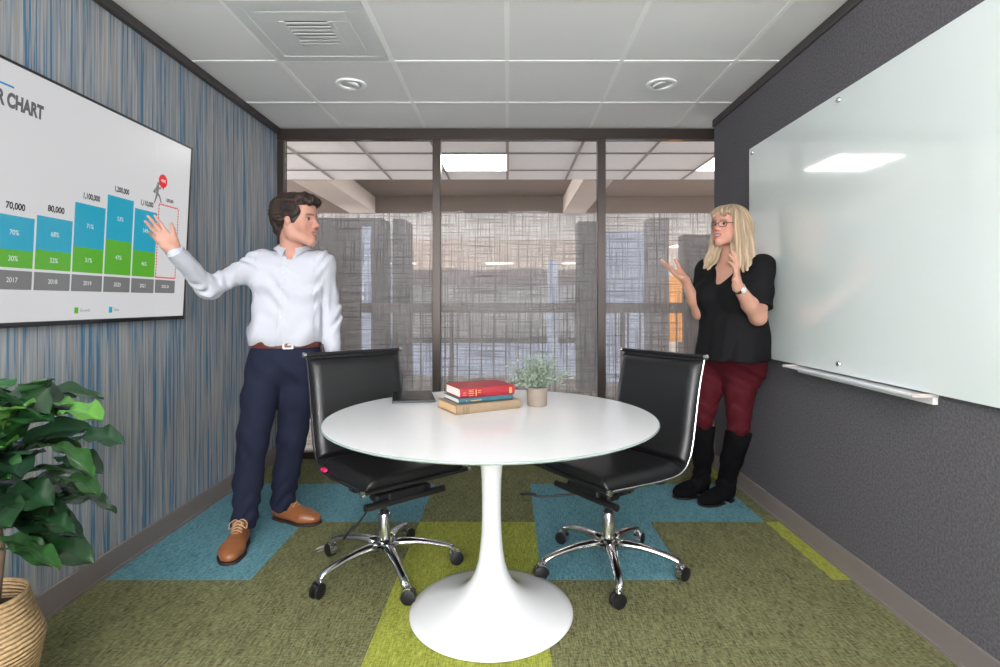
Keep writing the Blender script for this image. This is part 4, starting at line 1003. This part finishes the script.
# ================================================================== the man
def man():
    root = empty('person', (-1.14, 2.80, 0), 'standing man in white button-down shirt and navy trousers, arm stretched towards the television', 'person')
    X = .0
    hc = V3(-1.092, 2.845, 1.578); HM = frame((.98, -.20, .0)); hs = 1.07
    sh = [V3(-1.275, 2.86, 1.365), V3(-.995, 2.905, 1.362)]; el_ = [V3(-1.436, 2.63, 1.232), V3(-.948, 2.945, 1.108)]; wr = [V3(-1.458, 2.40, 1.388), V3(-.915, 2.872, .90)]
    yaw = .20
    torso = [(.80, -1.155, 2.86, .140, .085), (.90, -1.158, 2.865, .142, .088), (1.0, -1.152, 2.87, .155, .10), (1.1, -1.145, 2.87, .155, .105), (1.22, -1.138, 2.875, .170, .115), (1.31, -1.135, 2.88, .175, .112), (1.37, -1.134, 2.885, .150, .09), (1.41, -1.13, 2.888, .085, .065), (1.44, -1.128, 2.885, .055, .055)]
    hip = [V3(-1.245, 2.84, .87), V3(-1.075, 2.875, .87)]; kn = [V3(-1.262, 2.725, .49), V3(-1.128, 2.88, .47)]; an = [V3(-1.292, 2.69, .10), V3(-1.205, 2.935, .10)]
    heel = [V3(-1.305, 2.722, 0), V3(-1.268, 2.965, 0)]; toe = [V3(-1.236, 2.420, 0), V3(-.985, 2.875, 0)]
    body = [loft(torso, yaw, 2.2)]
    body += [cone(V3(-1.128, 2.885, 1.40), hc+HM@V3(0, -.030, -.06)*hs, .060, .057, .03)]
    body += xform(head_prims(1), hc, HM, hs)
    for i in (0, 1):
        body += [cone(sh[i], el_[i], .050, .038, .03), cone(el_[i], wr[i], .034, .024, .02), cone(hip[i], kn[i], .080, .052, .04), cone(kn[i], an[i], .050, .036, .02)]
        body += [cone(an[i]+V3(0, 0, -.02), heel[i]*.4+toe[i]*.6+V3(0, 0, .035), .024, .018, .02)]
    hd = nrm((-.50, -.28, .76))
    body += hand_prims(wr[0], hd, (.35, -.90, .10), (.7, .0, .7), .90, (.10, .14, .26, .70), .07, (.55, .12))
    body += hand_prims(wr[1], (.08, -.15, -1), (-1, .2, 0), (0, -1, 0), 1.0, (.5, .55, .6, .65))
    HMT = HM.T
    def colf(V):
        L = ((V-hc)@HM)/hs; c = head_color(L, (.50, .26, .195), (.42, .14, .13), (.06, .035, .025), 1)
        out = np.tile(np.array((.52, .26, .19)), (len(V), 1)); m_ = (np.linalg.norm(L, axis=1) < .16) & (L[:, 2] > -.125); out[m_] = c[m_]
        hm = (np.linalg.norm(V-wr[0], axis=1) < .26); out[hm] = (.50, .27, .205)
        return out
    mesh_sdf('body', body, (-1.66, 2.15, 0), (-.80, 3.06, 1.76), .0032, M['skin'], root, colf=colf, relax=1)
    # hair
    hp = [ell((0, -.030, .060), (.087, .100, .083), .02), ell((0, -.062, .015), (.076, .068, .072), .03), ell((0, -.066, -.035), (.056, .036, .045), .02), ell((0, .045, .104), (.064, .052, .034), .03), ell((0, .082, .092), (.054, .026, .024), .025)]
    for s in (-1, 1): hp += [ell((s*.068, .012, .045), (.018, .036, .046), .02), ell((s*.067, .022, .022), (.014, .026, .034), .02)]
    hp += [sub(ell((0, .110, -.005), (.080, .062, .086)), .012), sub(ell((.085, .002, -.010), (.024, .019, .026)), .01), sub(ell((-.085, .002, -.010), (.024, .019, .026)), .01)]
    hp = xform(hp, hc, HM, hs)
    def hdisp(P):
        L = ((P-hc)@HM)/hs; a = np.arctan2(L[:, 2]-.02, L[:, 1]+.1); x = L[:, 0]
        return bumpy(L, 70, .0035, .5)+.0022*np.sin(x*420+6*np.sin(a*3)+L[:, 1]*60)+.0015*np.sin(x*800+L[:, 2]*90+5*np.sin(a*5))
    def hcol(V):
        L = ((V-hc)@HM)/hs; t_ = .5+.5*np.sin(L[:, 0]*500+6*np.sin(L[:, 1]*30)+L[:, 2]*70); u = .5+.5*np.sin(L[:, 0]*190+L[:, 1]*25)
        k = (.35+.45*t_+.5*u)[:, None]; return np.array((.031, .018, .013))*k
    mesh_sdf('hair', hp, (-1.27, 2.68, 1.42), (-.93, 3.00, 1.76), .0026, M['hair'], root, disp=hdisp, colf=hcol, relax=0)
    # shirt
    st_ = [(.945, -1.152, 2.865, .176, .118), (.975, -1.152, 2.865, .188, .128), (1.01, -1.150, 2.868, .193, .134), (1.08, -1.146, 2.87, .183, .130), (1.18, -1.140, 2.872, .181, .132), (1.28, -1.137, 2.876, .188, .134), (1.34, -1.134, 2.882, .182, .120), (1.38, -1.133, 2.886, .145, .098), (1.412, -1.130, 2.888, .092, .080), (1.435, -1.128, 2.886, .064, .066)]
    shp = [loft(st_, yaw, 2.25, .02)]
    shp += [cone(sh[0]+V3(.02, 0, -.01), sh[0], .076, .068, .05), cone(sh[0], el_[0], .064, .050, .04), cone(el_[0], wr[0]*.88+el_[0]*.12, .050, .035, .025), cone(el_[0]*.35+wr[0]*.65, wr[0]*.96+el_[0]*.04, .038, .034, .02)]
    shp += [cone(sh[1]+V3(-.02, 0, -.01), sh[1], .076, .066, .05), cone(sh[1], el_[1], .064, .052, .04), cone(el_[1], wr[1]*.9+el_[1]*.1, .052, .040, .03)]
    shp += [sub(cone(V3(-1.128, 2.885, 1.42), V3(-1.12, 2.88, 1.50), .061, .064), .004), sub(cone(V3(-1.112, 2.80, 1.375), V3(-1.118, 2.81, 1.45), .008, .044), .006)]
    ax0 = nrm(wr[0]-el_[0]); ax1 = nrm(el_[0]-sh[0]); ax2 = nrm(wr[1]-el_[1])
    shp += []
    def gauss(d, s): return np.exp(-(d/s)**2)
    def sdisp(P):
        de = np.linalg.norm(P-el_[0], axis=1); ds = np.linalg.norm(P-sh[0], axis=1)
        t_ = (P-el_[0])@ax0; u = (P-sh[0])@ax1
        arm = ((P[:, 0] < -1.27) | (P[:, 1] < 2.76))
        d = bumpy(P, 26, .0022, .3)
        d += arm*(.0085*np.sin(t_*105+5*np.sin(P[:, 0]*24+P[:, 2]*19))*gauss(de-.03, .09)*(.5+.5*np.sin(P[:, 0]*60+P[:, 2]*45+1))+.0026*np.sin(t_*60+4*np.sin(P[:, 2]*30+P[:, 0]*21))*gauss(t_-.16, .09))
        d += arm*.0048*np.sin(u*50+5*np.sin(P[:, 2]*19+P[:, 1]*12))*gauss(ds-.1, .16)
        t2 = (P-el_[1])@ax2; d += (P[:, 0] > -.99)*.0055*np.sin(t2*46+4*np.sin(P[:, 0]*27+P[:, 1]*21+t2*13))*(.6+.4*np.sin(t2*21+1))
        front = (P[:, 1] < 2.9)*(P[:, 0] < -.96)*(P[:, 0] > -1.33)
        d += front*.0075*np.sin(P[:, 0]*48+5*np.sin(P[:, 2]*9+1)+P[:, 2]*12)*gauss(P[:, 2]-1.0, .10)
        d += front*.0055*np.sin((P[:, 0]*.5+P[:, 2])*60+2.5*np.sin(P[:, 0]*22))*gauss(P[:, 2]-1.22, .12)
        # button placket, a 32 mm band down the front
        xp = -1.121-(1.42-P[:, 2])*.035; pl_ = (np.abs(P[:, 0]-xp) < .016)*(P[:, 1] < 2.84)*(P[:, 2] < 1.42)*(P[:, 0] < -.95); d -= pl_*.0022
        yk = 0
        return d
    shirt = mesh_sdf('shirt', shp, (-1.56, 2.34, .86), (-.83, 3.06, 1.50), .0034, M['shirt'], root, disp=sdisp, relax=1)
    # cuffs
    def ring(name, c, ax, r0, r1, w, m, par, seg=28, th=.003, sq=1.0):
        ax = Vector(ax).normalized(); rot = ax.to_track_quat('Z', 'Y').to_matrix().to_4x4(); q = MB()
        q.lathe([(r0-th, 0), (r0, 0), (r0, .002), (r1, w-.002), (r1, w), (r1-th, w), (r0-th, 0)], seg, Vector(c), rot); return q.build(name, m, par, smooth=True, angle=50)
    ring('cuff', wr[0]-ax0*.050, ax0, .0395, .0385, .054, M['shirt'], shirt)
    ring('cuff', wr[1]-ax2*.06, ax2, .043, .039, .055, M['shirt'], shirt)
    q = MB(); c = Vector(wr[0]-ax0*.03)+Vector((.0, -.037, -.003)); q.lathe([(0, .003), (.005, .003), (.006, 0)], 14, c, Matrix.Rotation(PI/2, 4, 'X')); q.build('button', M['button'], shirt)
    # collar: folded band with two points
    q = MB(); nc = Vector((-1.127, 2.882, 1.428)); yw = .22; rows = []
    n = 40
    for j in range(n+1):
        th = -PI/2+yw+.34+(2*PI-.68)*j/n; ux, uy = math.cos(th), math.sin(th); fr = max(0, -math.sin(th-yw)); e = fr**6
        lift = .018*(1-fr)*.9
        r0 = .066; top = Vector((nc.x+ux*(r0+.001), nc.y+uy*(r0+.003), nc.z+.020+lift-.010*fr))
        bot = Vector((nc.x+ux*(r0+.030), nc.y+uy*(r0+.036+.014*e), nc.z-.002+lift*.8-.046*e)); ins = Vector((nc.x+ux*(r0-.003), nc.y+uy*(r0-.003), nc.z-.012))
        mid = top.lerp(bot, .5)+Vector((ux, uy, 0))*.004
        rows.append([ins, top+Vector((-ux, -uy, 0))*.003, top+Vector((0, 0, .002)), mid, bot, bot+Vector((-ux, -uy, 0))*.005, mid+Vector((-ux, -uy, 0))*.005])
    vs = [v for r in rows for v in r]; k = 7
    q.add(vs, [(i*k+j, i*k+(j+1) % k, (i+1)*k+(j+1) % k, (i+1)*k+j) for i in range(n) for j in range(k)]+[tuple(range(k)), tuple(range(n*k, n*k+k))])
    q.build('collar', M['shirt'], shirt, smooth=True, angle=60)
    for s in (0, 1, 2, 3, 4, 5):
        z = 1.385-s*.075
        zz, w_ = cr_interp([r[0] for r in sorted(st_)], [r[4] for r in sorted(st_)]); dpt = np.interp(z, zz, w_)
        q = MB(); c = Vector((-1.121-(1.42-z)*.035, 2.884-dpt-.0035-.012*(z < 1.3), z)); c.x += 0; q.lathe([(0, .004), (.0045, .004), (.0055, .001), (.0055, -.003)], 14, c, Matrix.Rotation(PI/2, 4, 'X')); q.build('button', M['button'], shirt)
    # trousers
    tp = [loft([(.73, -1.157, 2.86, .130, .055), (.77, -1.157, 2.86, .160, .090), (.81, -1.157, 2.86, .172, .112), (.86, -1.157, 2.862, .173, .116), (.92, -1.155, 2.865, .166, .112), (.962, -1.153, 2.866, .162, .106)], yaw, 2.3, .03)]
    for i in (0, 1):
        tp += [cone(hip[i]+V3(0, 0, -.02), kn[i]*.5+hip[i]*.5, .090, .086, .03), cone(kn[i]*.5+hip[i]*.5, kn[i], .086, .072, .03), cone(kn[i], kn[i]*.45+an[i]*.55, .071, .066, .03), cone(kn[i]*.45+an[i]*.55, an[i]+V3(0, 0, -.03), .066, .060, .02)]
    tp += [plane((0, 0, .962), (0, 0, 1))]
    for i in (0, 1): pass
    tp += [plane((0, 0, .062), (0, 0, -1))]
    def tdisp(P):
        d = bumpy(P, 20, .0016, 1.1); z = P[:, 2]
        d += .005*np.sin(z*70+4*np.sin(P[:, 0]*25+P[:, 1]*18))*gauss(z-.13, .12)+.0035*np.sin(z*48+3*np.sin(P[:, 0]*30))*gauss(z-.47, .13)
        d += .004*np.sin((z+P[:, 0]*1.2)*42)*gauss(z-.80, .07)*(P[:, 1] < 2.88)
        return d
    mesh_sdf('trousers', tp, (-1.40, 2.58, .05), (-.94, 3.04, .98), .0038, M['navy'], root, disp=tdisp, relax=1)
    # belt with buckle
    bl = MB(); n = 60; vs = []
    for j in range(n):
        th = 2*PI*j/n; e = 2/2.3; cx_ = math.copysign(abs(math.cos(th))**e, math.cos(th)); sy_ = math.copysign(abs(math.sin(th))**e, math.sin(th))
        for (g_, z) in ((.004, .930), (.0075, .932), (.0075, .964), (.004, .966)):
            x = cx_*(.166+g_); y = sy_*(.110+g_); vs.append((-1.153+x*math.cos(yaw)-y*math.sin(yaw), 2.866+x*math.sin(yaw)+y*math.cos(yaw), z))
    bl.add(vs, [(j*4+a, j*4+(a+1) % 4, ((j+1) % n)*4+(a+1) % 4, ((j+1) % n)*4+a) for j in range(n) for a in range(4)]); belt = bl.build('belt', M['belt'], root, smooth=True, angle=40)
    bc = Vector((-1.105, 2.762, .948)); rz = Matrix.Translation(bc) @ Matrix.Rotation(yaw+.12, 4, 'Z')
    q = MB()
    for a, b in (((-.024, -.021), (.024, -.015)), ((-.024, .015), (.024, .021)), ((-.024, -.021), (-.018, .021)), ((.018, -.021), (.024, .021)), ((-.002, -.002), (.020, .002))):
        q.box((a[0], -.006, a[1]), (b[0], .002, b[1]), rz)
    q.build('buckle', M['buckle'], belt, bevel=.001)
    # shoes
    for i in (0, 1):
        pr, p = shoe_prims(heel[i], toe[i]); pr = pr+[plane((0, 0, .013), (0, 0, -1)), plane((0, 0, .115), (0, 0, 1))]
        lo = np.minimum(heel[i], toe[i])-.09; hi = np.maximum(heel[i], toe[i])+.09; lo[2] = 0; hi[2] = .16
        s_ = mesh_sdf('shoe', pr, lo, hi, .003, M['shoe'], root, relax=1)
        s2 = [f for f in pr[:3]]; s2 = [[(lambda P, f=f: f(np.stack([P[:, 0], P[:, 1], np.full(len(P), .034)], 1))-.003), k, 0] for f, k, op in s2]+[plane((0, 0, .0135), (0, 0, 1)), plane((0, 0, .001), (0, 0, -1)), sub(ell(p(.42, 0, -.002), (.05, .05, .009)), .002)]
        mesh_sdf('sole', s2, lo-.0, hi, .003, M['sole'], s_, relax=0)
        q = MB()
        for a in range(5):
            u = .36+a*.048; z = .118-a*.0080; q.tube([p(u-.012, -.024, z-.010), p(u, -.010, z+.002), p(u, .010, z+.002), p(u+.012, .024, z-.010)], .0022, 6)
            q.tube([p(u-.012, .024, z-.010), p(u+.008, 0, z+.004), p(u+.012, -.024, z-.010)], .002, 6)
        for sgn_ in (-1, 1):
            q.tube(smooth_path([p(.36, 0, .122), p(.35, .018*sgn_, .128), p(.37, .038*sgn_, .112), p(.42, .036*sgn_, .092), p(.38, .012*sgn_, .112)], 4), .0022, 6)
        q.build('laces', M['lace'], s_, smooth=True)
    return root
man()

# ================================================================== the woman
def woman():
    root = empty('person', (1.22, 3.15, 0), 'standing woman with blonde hair and glasses, in black blouse, maroon trousers and black boots', 'person')
    hc = V3(1.222, 3.045, 1.578); HM = frame((-.86, -.50, .06)); hs = .93
    F = nrm((-.75, -.66, 0)); R_ = V3(-F[1]*-1, -F[0], 0); R_ = nrm(np.cross(F, (0, 0, 1)))      # her right-hand side
    C0 = V3(1.262, 3.075, 0)
    yaw = math.atan2(R_[1], R_[0])
    sh = [C0+R_*.155+V3(0, 0, 1.345), C0-R_*.155+V3(0, 0, 1.345)]        # right, left
    el_ = [V3(1.085, 3.12, 1.10), V3(1.300, 2.86, 1.085)]; wr = [V3(.962, 3.00, 1.290), V3(1.140, 2.735, 1.245)]
    def row(z, f, w, d, lat=0): c = C0+F*f-R_*lat; return (z, c[0], c[1], w, d)
    torso = [row(.80, -.03, .12, .075), row(.88, -.02, .13, .085), row(1.0, .01, .160, .125), row(1.10, .01, .155, .125), row(1.20, .015, .165, .125), row(1.28, .01, .168, .115), row(1.34, .0, .145, .09), row(1.38, -.005, .09, .065), row(1.42, -.005, .05, .05)]
    hip = [V3(1.205, 3.20, .86), V3(1.305, 3.075, .86)]; kn = [V3(1.136, 3.215, .475), V3(1.292, 3.085, .47)]; an = [V3(1.172, 3.318, .11), V3(1.275, 3.215, .11)]
    heel = [V3(1.215, 3.345, 0), V3(1.325, 3.240, 0)]; toe = [V3(.990, 3.262, 0), V3(1.100, 3.135, 0)]
    body = [loft(torso, yaw, 2.2)]
    for s in (-1, 1): body.append(ell(C0+F*.085+R_*s*.072+V3(0, 0, 1.215), (.078, .078, .070), .04))
    body += [cone(C0+V3(0, 0, 1.38), hc+HM@V3(0, -.028, -.06)*hs, .054, .055, .04), cone(C0+F*.03+V3(0, 0, 1.345), C0+F*.02+V3(0, 0, 1.40), .07, .045, .05)]
    body += xform(head_prims(1, True), hc, HM, hs)
    for i in (0, 1):
        body += [cone(sh[i], el_[i], .050, (.036, .043)[i], .03), cone(el_[i], el_[i]*.6+wr[i]*.4, (.033, .041)[i], (.034, .040)[i], .02), cone(el_[i]*.6+wr[i]*.4, wr[i], (.034, .039)[i], (.022, .025)[i], .02), cone(hip[i], kn[i], .070, .042, .04), cone(kn[i], an[i], .042, .034, .02)]
        body += [cone(an[i]+V3(0, 0, -.02), heel[i]*.4+toe[i]*.6+V3(0, 0, .032), .022, .016, .02)]
    body += hand_prims(wr[0], (-.80, -.30, .42), (-.10, -.60, .85), (.25, -.30, .75), .93, (.12, .15, .25, .32), .12, (1.05, .35))
    body += hand_prims(wr[1], (-.10, -.20, .97), (-.75, .45, .1), (.55, .75, .1), .93, (.18, .25, .35, .5), .10, (.7, .25))
    def colf(V):
        L = ((V-hc)@HM)/hs; c = head_color(L, (.58, .29, .22), (.42, .09, .09), (.20, .13, .08), 1)
        out = np.tile(np.array((.54, .29, .21)), (len(V), 1)); m_ = (np.linalg.norm(L, axis=1) < .16) & (L[:, 2] > -.125); out[m_] = c[m_]
        return out
    mesh_sdf('body', body, (.74, 2.60, 0), (1.47, 3.42, 1.72), .0032, M['skin'], root, colf=colf, relax=1)
    # blouse
    bp_ = [row(.838, .0, .205, .185), row(.86, .0, .204, .184), row(.95, .005, .192, .172), row(1.06, .01, .182, .160), row(1.16, .015, .180, .150), row(1.26, .01, .183, .140), row(1.325, .0, .170, .112), row(1.365, -.003, .12, .085), row(1.395, -.005, .075, .066)]
    bl = []
    for i in (0, 1):
        e = sh[i]*.16+el_[i]*.84
        bl += [cone(sh[i]*.9+C0*.1+V3(0, 0, .12), sh[i], .06, .066, .04), cone(sh[i], e, .066, .068, .04), ]
        ax = nrm(el_[i]-sh[i])
    for i in (0, 1):
        ax = nrm(el_[i]-sh[i]); cpt = sh[i]*.20+el_[i]*.80; bl.append([lambda P, a=ax, c=cpt: (P-c)@a if False else np.where(np.linalg.norm(P-c, axis=1) < .16, (P-c)@a, -1.0), .003, 2])
    bl.append(loft(bp_, yaw, 2.2, .03))
    for s in (-1, 1): bl.append(ell(C0+F*.116+R_*s*.072+V3(0, 0, 1.200), (.094, .092, .088), .05))
    bl += [sub(cone(C0+V3(0, 0, 1.385), C0+V3(0, 0, 1.45)+F*.01, .058, .075), .004), sub(cone(C0+F*.155+V3(0, 0, 1.215), C0+F*.11+V3(0, 0, 1.41), .010, .085), .006)]
    bl.append([lambda P: P[:, 0]-1.4175, .004, 2]); bl.append(plane((0, 0, .845), (0, 0, -1)))
    def bdisp(P):
        z = P[:, 2]; a = (P-C0)@R_; g = np.clip((1.2-z)/.35, 0, 1)
        d = g*(.005*np.sin(a*42+3*np.sin(z*6)+1)+.0025*np.sin(a*95+z*9))*(((P-C0)@F) > -.1)+bumpy(P, 24, .0018, 2.2)
        dl = np.linalg.norm(P-(sh[1]*.5+el_[1]*.5), axis=1); d += .003*np.sin(z*60+a*50)*np.exp(-(dl/.12)**2)
        return d
    blouse = mesh_sdf('blouse', bl, (.98, 2.76, .82), (1.45, 3.38, 1.44), .0036, M['blackc'], root, disp=bdisp, relax=1)
    # trousers
    tp = [loft([row(.69, -.06, .110, .045), row(.75, -.05, .150, .085), row(.82, -.02, .166, .122), row(.92, .0, .170, .132), row(.95, .0, .17, .13)], yaw, 2.2, .03)]
    for i in (0, 1): tp += [cone(hip[i], kn[i]*.5+hip[i]*.5, .092, .080, .03), cone(kn[i]*.5+hip[i]*.5, kn[i], .080, .061, .02), cone(kn[i], kn[i]*.8+an[i]*.2, .058, .052, .01)]
    tp.append([lambda P: P[:, 0]-1.4175, .004, 2])
    def tdisp(P):
        z = P[:, 2]; return .0028*np.sin(z*85+4*np.sin(P[:, 0]*28+P[:, 1]*30))*np.exp(-((z-.56)/.11)**2)+.002*np.sin(z*120+P[:, 0]*60)*np.exp(-((z-.75)/.08)**2)+bumpy(P, 28, .001)
    mesh_sdf('trousers', tp, (1.02, 2.92, .36), (1.44, 3.40, .98), .0038, M['maroon'], root, disp=tdisp, relax=1)
    for i in (0, 1):
        pr, p = shoe_prims(heel[i], toe[i], .025); tk = kn[i]+V3(.004, .006, -.035); 
        pr = pr+[cone(an[i], an[i]*.55+tk*.45, .044, .060, .03), cone(an[i]*.55+tk*.45, tk, .060, .072, .02), cone(an[i]+V3(.0, 0, -.02), an[i], .042, .044, .03),
                 plane(tk+V3(0, 0, .002), (.1, .1, 1))]
        hh = lambda P, h_=heel[i], t_=toe[i]: P
        pr = [[f, k, op] for f, k, op in pr]+[plane((0, 0, .006), (0, 0, -1)), sub(cone(p(.34, -.06, .002), p(.34, .06, .002), .017, .017), .008)]
        lo = np.minimum(np.minimum(heel[i], toe[i]), an[i])-.09; hi = np.maximum(np.maximum(heel[i], toe[i]), kn[i])+.09; lo[2] = 0; hi[2] = .50
        def cd(P): return .004*np.sin(P[:, 2]*95+3*np.sin(P[:, 0]*40+P[:, 1]*20))*np.exp(-((P[:, 2]-.13)/.06)**2)+bumpy(P, 22, .0015, 3)
        b_ = mesh_sdf('boot', pr, lo, hi, .0034, M['suede'], root, disp=cd, relax=1)
        s2 = [[(lambda P, f=f: f(np.stack([P[:, 0], P[:, 1], np.full(len(P), .034)], 1))-.002), k, 0] for f, k, op in pr[:3]]+[plane((0, 0, .011), (0, 0, 1)), plane((0, 0, .0015), (0, 0, -1)), sub(cone(p(.34, -.06, .0), p(.34, .06, .0), .020, .020), .004)]
        mesh_sdf('sole', s2, lo, hi*np.array((1, 1, 0))+np.array((0, 0, .06)), .003, M['rubber'], b_, relax=0)
    # hair
    hz = V3(0, 0, 1)
    hp = [ell((0, -.028, .056), (.088, .104, .082), .02), ell((0, -.045, .0), (.088, .080, .09), .03)]
    hp += [ell((0, .052, .088), (.062, .040, .030), .02), cone((-.05, .082, .074), (-.02, .096, .048), .016, .012, .015), cone((.05, .078, .070), (.02, .094, .046), .016, .012, .015)]
    hp += [sub(ell((0, .110, -.030), (.064, .058, .094)), .010), sub(ell((0, .13, .02), (.06, .05, .035)), .006)]
    hp = xform(hp, hc, HM, hs)
    def lp(x, y, z): return hc+HM@(V3(x, y, z)*hs)
    side = [cone(lp(-.068, .012, .05), lp(-.080, .010, -.08), .034, .032, .03), cone(lp(-.080, .010, -.08), lp(-.098, .030, -.215), .032, .027, .03),
            cone(lp(.070, .012, .05), lp(.076, .010, -.08), .030, .028, .03), cone(lp(.076, .010, -.08), lp(.090, .050, -.195), .027, .022, .03),
            flatcone(lp(0, -.075, .0), lp(0, -.085, -.19), .070, .075, HM[:, 1], .6, .04), flatcone(lp(-.06, -.05, -.02), lp(-.085, -.05, -.22), .05, .058, HM[:, 1], .7, .04), cone(lp(.06, -.05, -.02), lp(.075, -.04, -.20), .04, .04, .04),
            cone(lp(-.098, .03, -.20), lp(-.120, .045, -.262), .022, .006, .02), cone(lp(-.11, -.02, -.20), lp(-.135, -.02, -.270), .022, .006, .02), cone(lp(-.09, -.06, -.20), lp(-.12, -.085, -.265), .024, .006, .02), cone(lp(.085, .05, -.18), lp(.10, .085, -.245), .018, .005, .02), cone(lp(.088, .02, -.18), lp(.11, .03, -.255), .018, .005, .02),
            cone(lp(-.085, .04, -.17), lp(-.085, .072, -.245), .018, .005, .02)]
    rn = random.Random(4)
    for j in range(26):
        a = rn.uniform(-2.5, 2.5); x_ = -math.sin(a)*.098; y_ = -math.cos(a)*.085-.005
        if y_ > .03 and abs(x_) < .07: continue
        r_ = rn.uniform(.010, .017); side.append(cone(lp(x_*.92, y_*.9, rn.uniform(-.10, -.14)), lp(x_*rn.uniform(1.15, 1.45), y_*rn.uniform(1.0, 1.3)+.01, rn.uniform(-.225, -.275)), r_, .004, .012))
    hp += side+[[lambda P: P[:, 0]-1.4175, .004, 2]]
    def hdisp(P):
        L = ((P-hc)@HM)/hs; a = np.arctan2(L[:, 0], -(L[:, 1]+.02)); return .0030*np.sin(a*26+2*np.sin(L[:, 2]*14+a*2))+.0018*np.sin(a*61+3*np.sin(L[:, 2]*11))+.0009*np.sin(a*120+L[:, 2]*20)
    def hcol(V):
        L = ((V-hc)@HM)/hs; a = np.arctan2(L[:, 0], -(L[:, 1]+.02)); t_ = .5+.5*np.sin(a*47+3*np.sin(L[:, 2]*11)); u = .5+.5*np.sin(a*17+2*np.sin(L[:, 2]*9+1))
        root_ = np.clip((L[:, 2]-.06)/.08, 0, 1)*.45+np.clip((L[:, 1]-.03)/.05, 0, 1)*(L[:, 2] > .03)*.35; mx_ = np.clip(.65*t_*u+.15+(1-root_)*.25, 0, 1)[:, None]
        return np.array((.16, .105, .07))*(1-mx_)+np.array((.58, .44, .29))*mx_
    mesh_sdf('hair', hp, (1.02, 2.84, 1.28), (1.46, 3.25, 1.72), .0028, M['hair2'], root, disp=hdisp, colf=hcol, relax=0)
    # glasses
    q = MB()
    for s in (-1, 1):
        pts = []
        for j in range(25):
            th = 2*PI*j/24; x = s*.032+.0245*math.copysign(abs(math.cos(th))**.75, math.cos(th)); z = .003+.0165*math.copysign(abs(math.sin(th))**.75, math.sin(th))
            pts.append(lp(x, .101-abs(x)*.22, z))
        q.tube(pts, .0019, 6, cap=False)
        q.tube([lp(s*.056, .088, .010), lp(s*.068, .074, .010), lp(s*.076, .030, .010), lp(s*.080, -.01, .006)], .002, 6)
    q.tube([lp(-.009, .099, .008), lp(0, .103, .010), lp(.009, .099, .008)], .0018, 6)
    gl = q.build('eyeglasses', M['glassf'], root, smooth=True)
    # watch, necklace, ring
    ax = nrm(wr[1]-el_[1]); cw = wr[1]-ax*.022; rot = Vector(ax).to_track_quat('Z', 'Y').to_matrix().to_4x4(); q = MB()
    q.lathe([(.0265, -.009), (.031, -.009), (.032, -.006), (.032, .006), (.031, .009), (.0265, .009), (.0265, -.009)], 24, Vector(cw), rot); wt = q.build('wristwatch', M['steel'], root, smooth=True, angle=50)
    q = MB(); out = nrm(np.cross(ax, (-.6, .7, 0))); out = V3(-.25, -.9, .3); out = nrm(out-ax*(out@ax)); rot2 = Vector(out).to_track_quat('Z', 'Y').to_matrix().to_4x4()
    q.lathe([(0, .008), (.012, .008), (.015, .004), (.015, 0)], 24, Vector(cw+out*.029), rot2); q.build('watch_face', M['button'], wt, smooth=True, angle=40)
    q = MB(); pts = []
    for j in range(15):
        t_ = -1+2*j/14; p = C0+R_*(t_*.062)+F*(.095-.045*t_*t_)+V3(0, 0, 1.335+.052*t_*t_); pts.append(p)
    q.tube(pts, .0012, 6); q.lathe([(0, .004), (.006, .004), (.007, 0), (0, -.004)], 14, Vector(C0+F*.101+V3(0, 0, 1.327)), Matrix.Rotation(PI/2, 4, 'X')); q.build('necklace', M['steel'], root, smooth=True)
    return root
woman()
